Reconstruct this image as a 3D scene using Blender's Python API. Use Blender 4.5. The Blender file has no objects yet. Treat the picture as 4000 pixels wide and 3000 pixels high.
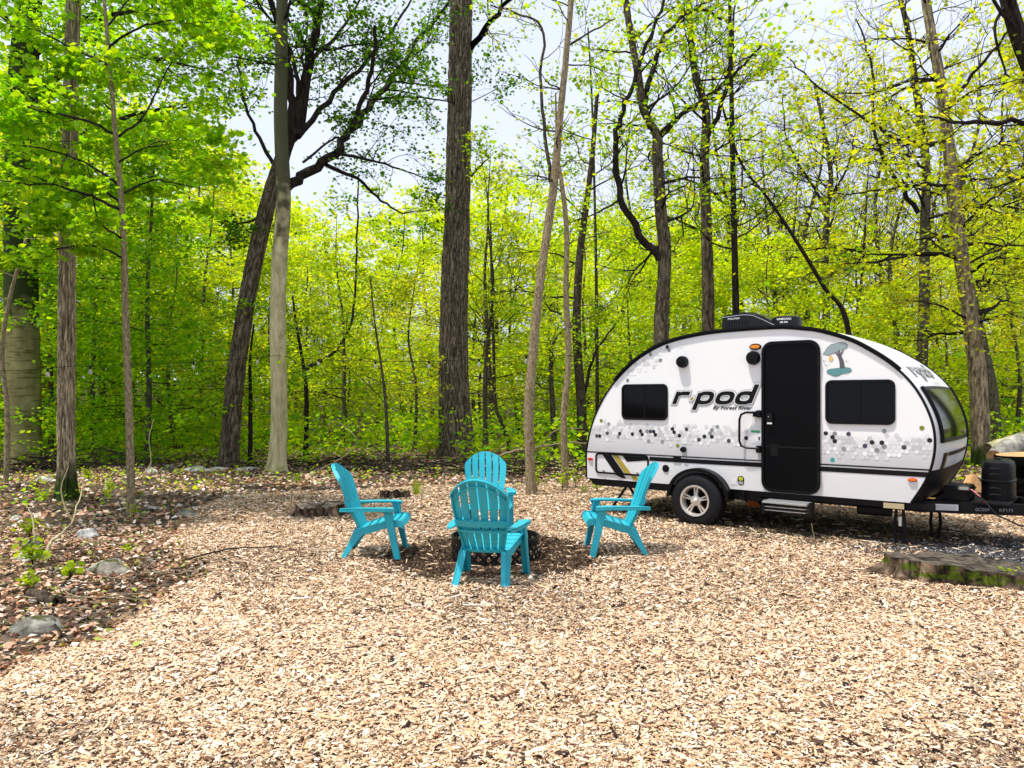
import bpy, bmesh, math, random
import numpy as np
from mathutils import Vector, Matrix
R = math.radians
rng = np.random.default_rng(7)
random.seed(7)
S = bpy.context.scene
COL = S.collection

# ------------------------------------------------------------------ camera
cam_d = bpy.data.cameras.new('camera'); cam = bpy.data.objects.new('camera', cam_d); COL.objects.link(cam)
cam.location = (0, 0, 1.6); cam.rotation_euler = (R(90), 0, 0)
cam_d.sensor_width = 36; cam_d.lens = 36 * 3005 / 4000; cam_d.shift_y = 50 / 4000
cam_d.clip_start = 0.05; cam_d.clip_end = 2000
S.camera = cam
# ------------------------------------------------------------------ sky
SUN = Vector((-0.28, -0.10, 0.94)).normalized()
w = bpy.data.worlds.new('World'); S.world = w; w.use_nodes = True
nt = w.node_tree; N = nt.nodes; Lk = nt.links
bg = N['Background']
sky = N.new('ShaderNodeTexSky'); sky.sky_type = 'NISHITA'; sky.sun_disc = False
sky.sun_elevation = math.asin(SUN.z); sky.sun_rotation = math.atan2(SUN.x, SUN.y)
sky.dust_density = 2.0
tc = N.new('ShaderNodeTexCoord'); mp = N.new('ShaderNodeMapping'); mp.inputs['Scale'].default_value = (1.6, 1.6, 3.5)
Lk.new(tc.outputs['Generated'], mp.inputs[0])
nz = N.new('ShaderNodeTexNoise'); nz.inputs['Scale'].default_value = 1.7; nz.inputs['Detail'].default_value = 7; nz.inputs['Roughness'].default_value = .55
Lk.new(mp.outputs[0], nz.inputs['Vector'])
rp = N.new('ShaderNodeValToRGB'); rp.color_ramp.elements[0].position = .34; rp.color_ramp.elements[0].color = (.82, .82, .82, 1)
rp.color_ramp.elements[1].position = .62; rp.color_ramp.elements[1].color = (.97, .97, .97, 1)
Lk.new(nz.outputs['Fac'], rp.inputs[0])
mx = N.new('ShaderNodeMixRGB'); mx.inputs['Color2'].default_value = (6.0, 6.5, 7.6, 1)
Lk.new(rp.outputs[0], mx.inputs['Fac']); Lk.new(sky.outputs[0], mx.inputs['Color1']); Lk.new(mx.outputs[0], bg.inputs['Color'])
bg.inputs['Strength'].default_value = 0.10
# ------------------------------------------------------------------ sun and exposure
sd = bpy.data.lights.new('sun', 'SUN'); sun = bpy.data.objects.new('sun', sd); COL.objects.link(sun)
sd.energy = 3.6; sd.angle = R(3); sd.color = (1, .95, .87)
sun.rotation_euler = SUN.to_track_quat('Z', 'Y').to_euler(); sun.location = (-8, 2, 20)
S.view_settings.view_transform = 'Standard'; S.view_settings.look = 'None'
S.view_settings.exposure = 0.66; S.view_settings.gamma = 1
S.view_settings.use_curve_mapping = False
try:
    S.cycles.max_bounces = 6; S.cycles.transparent_max_bounces = 6; S.cycles.transmission_bounces = 4
    S.cycles.diffuse_bounces = 4; S.cycles.glossy_bounces = 3
except Exception: pass

# ================================================================== helpers
def tag(o, label=None, cat=None, group=None, kind=None):
    if label: o['label'] = label
    if cat: o['category'] = cat
    if group: o['group'] = group
    if kind: o['kind'] = kind
    return o
def empty(name, loc=(0, 0, 0), rz=0, label=None, cat=None, group=None):
    o = bpy.data.objects.new(name, None); COL.objects.link(o); o.location = loc; o.rotation_euler = (0, 0, rz)
    o.empty_display_size = .1
    return tag(o, label, cat, group)
def link(name, me, mat=None, parent=None, loc=None):
    o = bpy.data.objects.new(name, me); COL.objects.link(o)
    if mat is not None and len(me.materials) == 0: me.materials.append(mat)
    if parent is not None: o.parent = parent
    if loc is not None: o.location = loc
    return o
def copy_tree(o, parent=None):
    c = o.copy(); COL.objects.link(c); c.parent = parent
    for ch in o.children: copy_tree(ch, c)
    return c
class MB:
    def __init__(s): s.v = []; s.f = []
    def add(s, v, f):
        b = len(s.v); s.v += [tuple(p) for p in v]; s.f += [tuple(b + i for i in q) for q in f]; return s
    def box(s, c, d, rot=None):
        v = [Vector((x * d[0] / 2, y * d[1] / 2, z * d[2] / 2)) for x in (-1, 1) for y in (-1, 1) for z in (-1, 1)]
        if rot is not None: v = [rot @ p for p in v]
        v = [p + Vector(c) for p in v]
        return s.add(v, [(0, 1, 3, 2), (4, 6, 7, 5), (0, 4, 5, 1), (2, 3, 7, 6), (0, 2, 6, 4), (1, 5, 7, 3)])
    def prism(s, pts, a, b, ax='y'):   # polygon of (p,q), extruded along ax from a to b
        n = len(pts)
        def m(p, t):
            return (p[0], t, p[1]) if ax == 'y' else ((t, p[0], p[1]) if ax == 'x' else (p[0], p[1], t))
        v = [m(p, a) for p in pts] + [m(p, b) for p in pts]
        return s.add(v, [tuple(range(n)), tuple(range(2 * n - 1, n - 1, -1))] + [(i, i + n, (i + 1) % n + n, (i + 1) % n) for i in range(n)])
    def strip(s, A, B, off):           # a plate between two 3D polylines, thick along vector off
        n = len(A); o = Vector(off)
        v = [Vector(p) for p in A] + [Vector(p) for p in B] + [Vector(p) + o for p in A] + [Vector(p) + o for p in B]
        f = []
        for i in range(n - 1):
            f += [(i, i + 1, n + i + 1, n + i), (2 * n + i, 3 * n + i, 3 * n + i + 1, 2 * n + i + 1), (i, 2 * n + i, 2 * n + i + 1, i + 1), (n + i, n + i + 1, 3 * n + i + 1, 3 * n + i)]
        f += [(0, n, 3 * n, 2 * n), (n - 1, 3 * n - 1, 4 * n - 1, 2 * n - 1)]
        return s.add(v, f)
    def tube(s, pts, r, k=8, cap=True):
        pts = [Vector(p) for p in pts]; n = len(pts)
        if not hasattr(r, '__len__'): r = [r] * n
        v = []; up = None
        for i, p in enumerate(pts):
            t = (pts[min(i + 1, n - 1)] - pts[max(i - 1, 0)]).normalized()
            if up is None: up = t.orthogonal().normalized()
            up = (up - t * up.dot(t)).normalized(); sd_ = t.cross(up)
            for j in range(k):
                a = 2 * math.pi * j / k; v.append(p + (up * math.cos(a) + sd_ * math.sin(a)) * r[i])
        f = [(i * k + j, i * k + (j + 1) % k, (i + 1) * k + (j + 1) % k, (i + 1) * k + j) for i in range(n - 1) for j in range(k)]
        if cap: f += [tuple(reversed(range(k))), tuple(range((n - 1) * k, n * k))]
        return s.add(v, f)
    def lathe(s, prof, k=24, c=(0, 0, 0), ax='z', ring=False):  # prof of (r, h)
        n = len(prof); v = []
        for r, h in prof:
            for j in range(k):
                a = 2 * math.pi * j / k; x, y = r * math.cos(a), r * math.sin(a)
                p = (x, y, h) if ax == 'z' else ((x, h, y) if ax == 'y' else (h, x, y))
                v.append((p[0] + c[0], p[1] + c[1], p[2] + c[2]))
        f = [(i * k + j, i * k + (j + 1) % k, (i + 1) * k + (j + 1) % k, (i + 1) * k + j) for i in range(n - 1) for j in range(k)]
        if ring: f += [((n - 1) * k + j, (n - 1) * k + (j + 1) % k, (j + 1) % k, j) for j in range(k)]
        else: f += [tuple(reversed(range(k))), tuple(range((n - 1) * k, n * k))]
        return s.add(v, f)
    def mesh(s, name, bevel=0, smooth=False, seg=2):
        me = bpy.data.meshes.new(name); me.from_pydata(s.v, [], s.f); me.validate()
        bm = bmesh.new(); bm.from_mesh(me); bmesh.ops.recalc_face_normals(bm, faces=bm.faces)
        if bevel:
            ed = [e for e in bm.edges if len(e.link_faces) == 2 and e.calc_face_angle(0) > .6]
            bmesh.ops.bevel(bm, geom=ed, offset=bevel, segments=seg, affect='EDGES', clamp_overlap=True)
        bm.to_mesh(me); bm.free()
        if smooth:
            me.polygons.foreach_set('use_smooth', [True] * len(me.polygons))
            me.set_sharp_from_angle(angle=R(40))
        return me
    def build(s, name, mat, parent=None, bevel=0, smooth=False, label=None, seg=2):
        o = link(name, s.mesh(name, bevel, smooth, seg), mat, parent)
        if label: o['label'] = label
        return o
def np_mesh(name, V, F, C=None, smooth=False):
    """V (n,3), F (m,k) equal-sized faces, C (n,3) point colours"""
    me = bpy.data.meshes.new(name); V = np.ascontiguousarray(V, dtype=np.float32); F = np.ascontiguousarray(F, dtype=np.int32)
    m, k = F.shape
    me.vertices.add(len(V)); me.vertices.foreach_set('co', V.ravel())
    me.loops.add(m * k); me.loops.foreach_set('vertex_index', F.ravel())
    me.polygons.add(m); me.polygons.foreach_set('loop_start', np.arange(0, m * k, k, dtype=np.int32))
    me.polygons.foreach_set('loop_total', np.full(m, k, dtype=np.int32))
    if smooth: me.polygons.foreach_set('use_smooth', np.ones(m, dtype=bool))
    me.update(calc_edges=True)
    if C is not None:
        a = me.color_attributes.new('Col', 'FLOAT_COLOR', 'POINT')
        a.data.foreach_set('color', np.concatenate([C, np.ones((len(C), 1))], 1).astype(np.float32).ravel())
    return me
# value noise in numpy
_P = rng.permutation(4096)
def _h(i, j, k): return _P[(_P[(_P[i & 4095] + j) & 4095] + k) & 4095] / 4095.0
def vnoise(x, y, z=0.0):
    x, y, z = np.broadcast_arrays(np.asarray(x, float), np.asarray(y, float), np.asarray(z, float))
    i, j, k = np.floor(x).astype(int), np.floor(y).astype(int), np.floor(z).astype(int)
    u, v, t = x - i, y - j, z - k
    u, v, t = u * u * (3 - 2 * u), v * v * (3 - 2 * v), t * t * (3 - 2 * t)
    r = 0
    for a in (0, 1):
        for b in (0, 1):
            for c in (0, 1):
                r = r + _h(i + a, j + b, k + c) * (u if a else 1 - u) * (v if b else 1 - v) * (t if c else 1 - t)
    return r
def fbm(x, y, z=0.0, o=3):
    s, a, n = 0, 1, 0
    for q in range(o): s = s + a * vnoise(x * 2 ** q + 7 * q, y * 2 ** q + 3 * q, z * 2 ** q); n += a; a *= .5
    return s / n

# ------------------------------------------------------------------ materials
def new_mat(name):
    m = bpy.data.materials.new(name); m.use_nodes = True
    return m, m.node_tree, m.node_tree.nodes['Principled BSDF']
def flat(name, c, rough=.5, metal=0, spec=.5, noise=0.0, scale=20, bump=0.0, coat=0.0):
    m, t, b = new_mat(name)
    b.inputs['Base Color'].default_value = (*c, 1); b.inputs['Roughness'].default_value = rough
    b.inputs['Metallic'].default_value = metal; b.inputs['Specular IOR Level'].default_value = spec
    if coat: b.inputs['Coat Weight'].default_value = coat; b.inputs['Coat Roughness'].default_value = .08
    if noise or bump:
        g = t.nodes.new('ShaderNodeTexNoise'); g.inputs['Scale'].default_value = scale; g.inputs['Detail'].default_value = 6
        tcn = t.nodes.new('ShaderNodeTexCoord'); t.links.new(tcn.outputs['Object'], g.inputs['Vector'])
        if noise:
            r = t.nodes.new('ShaderNodeValToRGB')
            r.color_ramp.elements[0].position = .3; r.color_ramp.elements[0].color = (*[x * (1 - noise) for x in c], 1)
            r.color_ramp.elements[1].position = .7; r.color_ramp.elements[1].color = (*[min(1, x * (1 + noise)) for x in c], 1)
            t.links.new(g.outputs['Fac'], r.inputs[0]); t.links.new(r.outputs[0], b.inputs['Base Color'])
        if bump:
            q = t.nodes.new('ShaderNodeBump'); q.inputs['Strength'].default_value = bump; q.inputs['Distance'].default_value = .01
            t.links.new(g.outputs['Fac'], q.inputs['Height']); t.links.new(q.outputs[0], b.inputs['Normal'])
    return m
def attr_mat(name, rough=.8, spec=.2, grain=0.0, transl=0.0, tint=(1, 1, 1)):
    m, t, b = new_mat(name); a = t.nodes.new('ShaderNodeAttribute'); a.attribute_name = 'Col'
    src = a.outputs['Color']
    b.inputs['Roughness'].default_value = rough; b.inputs['Specular IOR Level'].default_value = spec
    if grain:
        g = t.nodes.new('ShaderNodeTexNoise'); g.inputs['Scale'].default_value = 90; g.inputs['Detail'].default_value = 4
        tcn = t.nodes.new('ShaderNodeTexCoord'); t.links.new(tcn.outputs['Object'], g.inputs['Vector'])
        r = t.nodes.new('ShaderNodeMapRange'); r.inputs['To Min'].default_value = 1 - grain; r.inputs['To Max'].default_value = 1 + grain
        t.links.new(g.outputs['Fac'], r.inputs['Value'])
        x = t.nodes.new('ShaderNodeVectorMath'); x.operation = 'SCALE'
        t.links.new(src, x.inputs[0]); t.links.new(r.outputs[0], x.inputs['Scale']); src = x.outputs[0]
    t.links.new(src, b.inputs['Base Color'])
    if transl:
        tr = t.nodes.new('ShaderNodeBsdfTranslucent'); ms = t.nodes.new('ShaderNodeMixShader'); ms.inputs[0].default_value = transl
        q = t.nodes.new('ShaderNodeVectorMath'); q.operation = 'MULTIPLY'; q.inputs[1].default_value = (1.25, 1.15, .5)
        t.links.new(src, q.inputs[0]); t.links.new(q.outputs[0], tr.inputs['Color'])
        t.links.new(b.outputs[0], ms.inputs[1]); t.links.new(tr.outputs[0], ms.inputs[2])
        t.links.new(ms.outputs[0], t.nodes['Material Output'].inputs['Surface'])
    return m
def bark_mat(name, dark, light, sx=14, sz=2.2, bump=.6, moss=None, band=False, lo=.35, hi=.65, ridged=False):
    """bark: stretched noise; object space of the tree (z up)"""
    m, t, b = new_mat(name); nd, ln = t.nodes, t.links
    tcn = nd.new('ShaderNodeTexCoord'); mpn = nd.new('ShaderNodeMapping')
    mpn.inputs['Scale'].default_value = (sx, sx, sz); ln.new(tcn.outputs['Object'], mpn.inputs[0])
    g = nd.new('ShaderNodeTexNoise'); g.inputs['Scale'].default_value = 1; g.inputs['Detail'].default_value = 8; g.inputs['Roughness'].default_value = .6
    g.inputs['Distortion'].default_value = .6
    ln.new(mpn.outputs[0], g.inputs['Vector'])
    r = nd.new('ShaderNodeValToRGB'); r.color_ramp.elements[0].position = lo; r.color_ramp.elements[0].color = (*dark, 1)
    r.color_ramp.elements[1].position = hi; r.color_ramp.elements[1].color = (*light, 1); ln.new(g.outputs['Fac'], r.inputs[0])
    col = r.outputs[0]
    if band:   # horizontal dark scars
        mp2 = nd.new('ShaderNodeMapping'); mp2.inputs['Scale'].default_value = (2.5, 2.5, 22); ln.new(tcn.outputs['Object'], mp2.inputs[0])
        g2 = nd.new('ShaderNodeTexNoise'); g2.inputs['Scale'].default_value = 1; g2.inputs['Detail'].default_value = 5; ln.new(mp2.outputs[0], g2.inputs['Vector'])
        r2 = nd.new('ShaderNodeValToRGB'); r2.color_ramp.elements[0].position = .54; r2.color_ramp.elements[0].color = (1, 1, 1, 1)
        r2.color_ramp.elements[1].position = .62; r2.color_ramp.elements[1].color = (.4, .42, .35, 1); ln.new(g2.outputs['Fac'], r2.inputs[0])
        x = nd.new('ShaderNodeMixRGB'); x.blend_type = 'MULTIPLY'; x.inputs[0].default_value = .8
        ln.new(col, x.inputs[1]); ln.new(r2.outputs[0], x.inputs[2]); col = x.outputs[0]
    if moss:   # (colour, z0, z1): moss at the foot, or a darker tone higher up
        sp = nd.new('ShaderNodeSeparateXYZ'); ln.new(tcn.outputs['Object'], sp.inputs[0])
        mr = nd.new('ShaderNodeMapRange'); mr.inputs['From Min'].default_value = moss[1]; mr.inputs['From Max'].default_value = moss[2]
        mr.inputs['To Min'].default_value = 0; mr.inputs['To Max'].default_value = 1; ln.new(sp.outputs['Z'], mr.inputs['Value'])
        g3 = nd.new('ShaderNodeTexNoise'); g3.inputs['Scale'].default_value = 5; g3.inputs['Detail'].default_value = 5; ln.new(tcn.outputs['Object'], g3.inputs['Vector'])
        ad = nd.new('ShaderNodeMath'); ad.operation = 'ADD'; ln.new(mr.outputs[0], ad.inputs[0]); ln.new(g3.outputs['Fac'], ad.inputs[1])
        mr2 = nd.new('ShaderNodeMapRange'); mr2.inputs['From Min'].default_value = .75; mr2.inputs['From Max'].default_value = 1.15; ln.new(ad.outputs[0], mr2.inputs['Value'])
        x = nd.new('ShaderNodeMixRGB'); x.inputs[2].default_value = (*moss[0], 1); ln.new(mr2.outputs[0], x.inputs[0]); ln.new(col, x.inputs[1]); col = x.outputs[0]
    if ridged:
        at = nd.new('ShaderNodeAttribute'); at.attribute_name = 'Col'; xm = nd.new('ShaderNodeVectorMath'); xm.operation = 'MULTIPLY'
        ln.new(col, xm.inputs[0]); ln.new(at.outputs['Color'], xm.inputs[1]); col = xm.outputs[0]
    ln.new(col, b.inputs['Base Color']); b.inputs['Roughness'].default_value = .95; b.inputs['Specular IOR Level'].default_value = .1
    q = nd.new('ShaderNodeBump'); q.inputs['Strength'].default_value = bump; q.inputs['Distance'].default_value = .03
    ln.new(g.outputs['Fac'], q.inputs['Height']); ln.new(q.outputs[0], b.inputs['Normal'])
    return m
M = {}
M['bark_ridged'] = bark_mat('ridged_bark', (.045, .038, .028), (.27, .225, .165), 26, 9, .9, ridged=True)
M['bark_brown'] = bark_mat('brown_bark', (.02, .016, .011), (.12, .095, .065), 26, 9, .9)
M['bark_furrow'] = bark_mat('furrowed_bark', (.04, .033, .024), (.21, .175, .125), 24, 8, .9, ridged=True)
M['bark_shag'] = bark_mat('shaggy_bark', (.14, .11, .065), (.50, .41, .28), 30, 8, 1.0, moss=((.035, .06, .012), .75, .1), ridged=True)
M['bark_beech'] = bark_mat('olive_beech_bark', (.16, .145, .06), (.33, .30, .13), 3, 1.5, .25, band=True, moss=((.035, .05, .016), 2.6, 4.6))
M['bark_pale'] = bark_mat('pale_smooth_bark', (.32, .28, .14), (.60, .54, .33), 9, 2.5, .35, moss=((.075, .075, .04), 3.2, 7.5))
M['bark_tan'] = bark_mat('tan_bark', (.12, .09, .05), (.42, .34, .21), 40, 16, 1.0)
M['bark_dark'] = bark_mat('dark_branch_bark', (.010, .008, .007), (.045, .034, .028), 25, 4, .6)
M['bark_grey'] = bark_mat('grey_bark', (.03, .026, .018), (.15, .13, .09), 30, 9, .7)
M['leaf'] = attr_mat('leaf', .5, .25, 0, .62)
M['litter'] = attr_mat('dry_leaf', .8, .2, .25, .15)
M['chip'] = attr_mat('wood_chip', .8, .15, .25)
M['twig'] = attr_mat('twig', .9, .1, .3)
def rough_attr(name, sc, bump, lo, hi, stretch=(1, 1, 1)):
    m, t, b = new_mat(name); nd, ln = t.nodes, t.links; a = nd.new('ShaderNodeAttribute'); a.attribute_name = 'Col'
    tcn = nd.new('ShaderNodeTexCoord'); mpn = nd.new('ShaderNodeMapping'); mpn.inputs['Scale'].default_value = stretch; ln.new(tcn.outputs['Object'], mpn.inputs[0])
    g = nd.new('ShaderNodeTexNoise'); g.inputs['Scale'].default_value = sc; g.inputs['Detail'].default_value = 9; g.inputs['Roughness'].default_value = .7; g.inputs['Distortion'].default_value = .8; ln.new(mpn.outputs[0], g.inputs['Vector'])
    r = nd.new('ShaderNodeMapRange'); r.inputs['From Min'].default_value = .38; r.inputs['From Max'].default_value = .62; r.inputs['To Min'].default_value = lo; r.inputs['To Max'].default_value = hi; ln.new(g.outputs['Fac'], r.inputs['Value'])
    x = nd.new('ShaderNodeVectorMath'); x.operation = 'SCALE'; ln.new(a.outputs['Color'], x.inputs[0]); ln.new(r.outputs[0], x.inputs['Scale']); ln.new(x.outputs[0], b.inputs['Base Color'])
    b.inputs['Roughness'].default_value = .95; b.inputs['Specular IOR Level'].default_value = .1
    q = nd.new('ShaderNodeBump'); q.inputs['Strength'].default_value = 1; q.inputs['Distance'].default_value = bump; ln.new(g.outputs['Fac'], q.inputs['Height']); ln.new(q.outputs[0], b.inputs['Normal']); return m
M['stone'] = rough_attr('stone', 11, .03, .45, 1.25); M['rot'] = rough_attr('rotten_wood', 14, .03, .15, 1.5, (1, 1, .5)); M['grain'] = rough_attr('weathered_grain', 16, .025, .2, 1.4, (.5, 2.5, 1))

# ------------------------------------------------------------------ measured positions: pixel of the 2212 wide view at distance d -> world
def PT(u, v, d): return Vector(((u - 1106) / 1662 * d, d, 1.6 - (v - 857) / 1662 * d))
def GD(v): return 2659.0 / (v - 857)
def GP(u, v): d = GD(v); return Vector(((u - 1106) / 1662 * d, d, 0))

# ================================================================== ground
CLEAR = [GP(*p) for p in [(-60, 1500), (80, 1418), (215, 1380), (300, 1330), (360, 1272), (470, 1228), (395, 1185), (395, 1130), (440, 1088), (520, 1068), (590, 1060), (700, 1056), (860, 1050), (1000, 1042), (1150, 1040), (1290, 1036)]]
CLEAR = [(p.x, p.y) for p in CLEAR] + [(4.5, 13.6), (7.5, 10.8), (10.5, 7.5), (11, 0), (6, -4), (-3.8, -4), (-4.2, 1.5)]
def poly_sd(x, y, poly):   # signed distance, positive inside
    x = np.asarray(x, float); y = np.asarray(y, float); ins = np.zeros(x.shape, bool); dm = np.full(x.shape, 1e9); n = len(poly)
    for i in range(n):
        ax, ay = poly[i]; bx, by = poly[(i + 1) % n]
        c = ((ay > y) != (by > y)) & (x < (bx - ax) * (y - ay) / (by - ay + 1e-12) + ax); ins ^= c
        t = np.clip(((x - ax) * (bx - ax) + (y - ay) * (by - ay)) / ((bx - ax) ** 2 + (by - ay) ** 2), 0, 1)
        dm = np.minimum(dm, np.hypot(x - ax - t * (bx - ax), y - ay - t * (by - ay)))
    return np.where(ins, dm, -dm)
def clear_sd(x, y): return poly_sd(x, y, CLEAR) + (fbm(x * 1.7, y * 1.7, 3.3) - .5) * .4
def pit_f(x, y):   # dark mulch round the fire ring: >0 inside
    return 1 - np.hypot((x + .2) / 1.12, (y - 7.78) / 1.08) + (fbm(x * 3, y * 3, 9.1) - .5) * .35
def drive_shade_f(x, y):  # fine gravel before the trailer nose, its dark tone partly painted trailer shadow
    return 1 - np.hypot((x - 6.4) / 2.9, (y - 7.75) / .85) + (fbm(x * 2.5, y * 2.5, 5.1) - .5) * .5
def litter_shade_f(x, y):  # litter under the trailer, darkened in colour to deepen the trailer's shadow
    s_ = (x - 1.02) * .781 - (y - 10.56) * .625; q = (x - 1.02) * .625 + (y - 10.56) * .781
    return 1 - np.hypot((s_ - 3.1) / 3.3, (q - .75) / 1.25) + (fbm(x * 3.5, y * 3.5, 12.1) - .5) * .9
def gz(x, y):
    x = np.asarray(x, float); y = np.asarray(y, float)
    far = np.clip((np.hypot(x, y) - 22) / 60, 0, 1)
    z = (fbm(x * .5, y * .5, 1.0) - .5) * .10 + far * far * 3.0 - .02
    s = poly_sd(x, y, CLEAR)
    rough = np.clip(-s, 0, 2) / 2
    z = z + rough * (fbm(x * .9, y * .9, 4.4) - .45) * .16
    z = z - .03 * np.clip(pit_f(x, y) * 2, 0, 1)
    # level under the trailer
    k = np.clip((np.hypot(x - 3, y - 9.5) - 2.2) / 1.5, 0, 1); return z * (0.25 + .75 * k)
def grid(x0, x1, nx, y0, y1, ny, px=1, py=1):
    a = np.linspace(-1, 1, nx); b = np.linspace(0, 1, ny)
    X = (x0 + x1) / 2 + (x1 - x0) / 2 * np.sign(a) * np.abs(a) ** px; Y = y0 + (y1 - y0) * b ** py
    X, Y = np.meshgrid(X, Y); i = np.arange(nx * ny).reshape(ny, nx)
    F = np.stack([i[:-1, :-1], i[:-1, 1:], i[1:, 1:], i[1:, :-1]], -1).reshape(-1, 4)
    return X.ravel(), Y.ravel(), F
X, Y, F = grid(-400, 400, 180, -12, 500, 240, 3.2, 3.2)
V = np.stack([X, Y, gz(X, Y)], 1)
sdv = clear_sd(X, Y); V[:, 2] -= np.clip(sdv * .5, 0, .06)
m, t, b = new_mat('forest_floor'); nd, ln = t.nodes, t.links
tcn = nd.new('ShaderNodeTexCoord'); g = nd.new('ShaderNodeTexNoise'); g.inputs['Scale'].default_value = 14; g.inputs['Detail'].default_value = 8; ln.new(tcn.outputs['Object'], g.inputs['Vector'])
r = nd.new('ShaderNodeValToRGB'); r.color_ramp.elements[0].position = .35; r.color_ramp.elements[0].color = (.012, .009, .006, 1)
r.color_ramp.elements[1].position = .7; r.color_ramp.elements[1].color = (.14, .095, .06, 1); ln.new(g.outputs['Fac'], r.inputs[0]); ln.new(r.outputs[0], b.inputs['Base Color'])
b.inputs['Roughness'].default_value = 1
bp = nd.new('ShaderNodeBump'); bp.inputs['Strength'].default_value = .8; bp.inputs['Distance'].default_value = .04; ln.new(g.outputs['Fac'], bp.inputs['Height']); ln.new(bp.outputs[0], b.inputs['Normal'])
tag(link('ground', np_mesh('ground', V, F, None, True), m), kind='structure')
# chip bed: a low mound of its own over the ground
X, Y, F = grid(-6, 11.5, 200, -4, 15.5, 230)
sdv = clear_sd(X, Y); Zb = gz(X, Y) + .004 + .02 * np.clip(sdv / .25, -1, 1)
keep = (sdv > -.25); fk = keep[F].all(1)
pf = np.clip(pit_f(X, Y) * 3 + .2, 0, 1)[:, None]; df = np.clip(drive_shade_f(X, Y) * 3 + .3, 0, 1)[:, None]; uf = np.clip(litter_shade_f(X, Y) * 2, 0, 1)[:, None]
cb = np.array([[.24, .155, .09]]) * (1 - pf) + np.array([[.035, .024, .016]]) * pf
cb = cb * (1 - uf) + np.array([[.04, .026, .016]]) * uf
cb = cb * (1 - df) + np.array([[.04, .04, .045]]) * df  # gravel tone with some of the trailer's shadow mixed in
V = np.stack([X, Y, Zb], 1)
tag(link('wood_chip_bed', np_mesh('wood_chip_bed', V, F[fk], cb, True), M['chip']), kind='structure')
def bed_z(x, y):
    s = clear_sd(x, y); return np.where(s > -.25, gz(x, y) + .004 + .02 * np.clip(s / .25, -1, 1), gz(x, y))
def gp(u, v):
    p = GP(u, v); p.z = float(bed_z(np.array([p.x]), np.array([p.y]))[0]); return p
def gzf(x, y): return float(bed_z(np.array([x]), np.array([y]))[0])

# ---- scattered plates (chips, dry leaves)
def rot_frames(n, tilt):
    yaw = rng.uniform(0, 2 * np.pi, n); ta = np.abs(rng.normal(0, tilt, n)); tb = rng.uniform(0, 2 * np.pi, n)
    nrm = np.stack([np.sin(ta) * np.cos(tb), np.sin(ta) * np.sin(tb), np.cos(ta)], 1)
    a = np.stack([np.cos(yaw), np.sin(yaw), np.zeros(n)], 1); a -= nrm * (a * nrm).sum(1, keepdims=True)
    a /= np.linalg.norm(a, axis=1, keepdims=True); return a, np.cross(nrm, a), nrm
def chips(name, x, y, z, L, W, T, col, box, tilt=.42, kind='stuff'):
    n = len(x); a, b_, c = rot_frames(n, tilt); P = np.stack([x, y, z], 1)
    q = [(-1, -1), (1, -1), (1, 1), (-1, 1)]
    tw = rng.uniform(.45, 1.15, (n, 4)); sk = rng.uniform(-.35, .35, n)
    top = [P + a * (L * (qx + sk * qy * .3) / 2)[:, None] + b_ * (W * qy / 2 * tw[:, i])[:, None] + c * T[:, None] for i, (qx, qy) in enumerate(q)]
    if box:
        bot = [p - c * (T * 1.6)[:, None] for p in top]
        V = np.stack(top + bot, 1).reshape(-1, 3); base = (np.arange(n) * 8)[:, None, None]
        f = np.array([[0, 1, 2, 3], [0, 4, 5, 1], [1, 5, 6, 2], [2, 6, 7, 3], [3, 7, 4, 0]])[None]
        F = (base + f).reshape(-1, 4); C = np.repeat(col, 8, 0)
    else:
        V = np.stack(top, 1).reshape(-1, 3); F = (np.arange(n) * 4)[:, None] + np.arange(4)[None]; C = np.repeat(col, 4, 0)
    return np_mesh(name, V, F, C)
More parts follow.
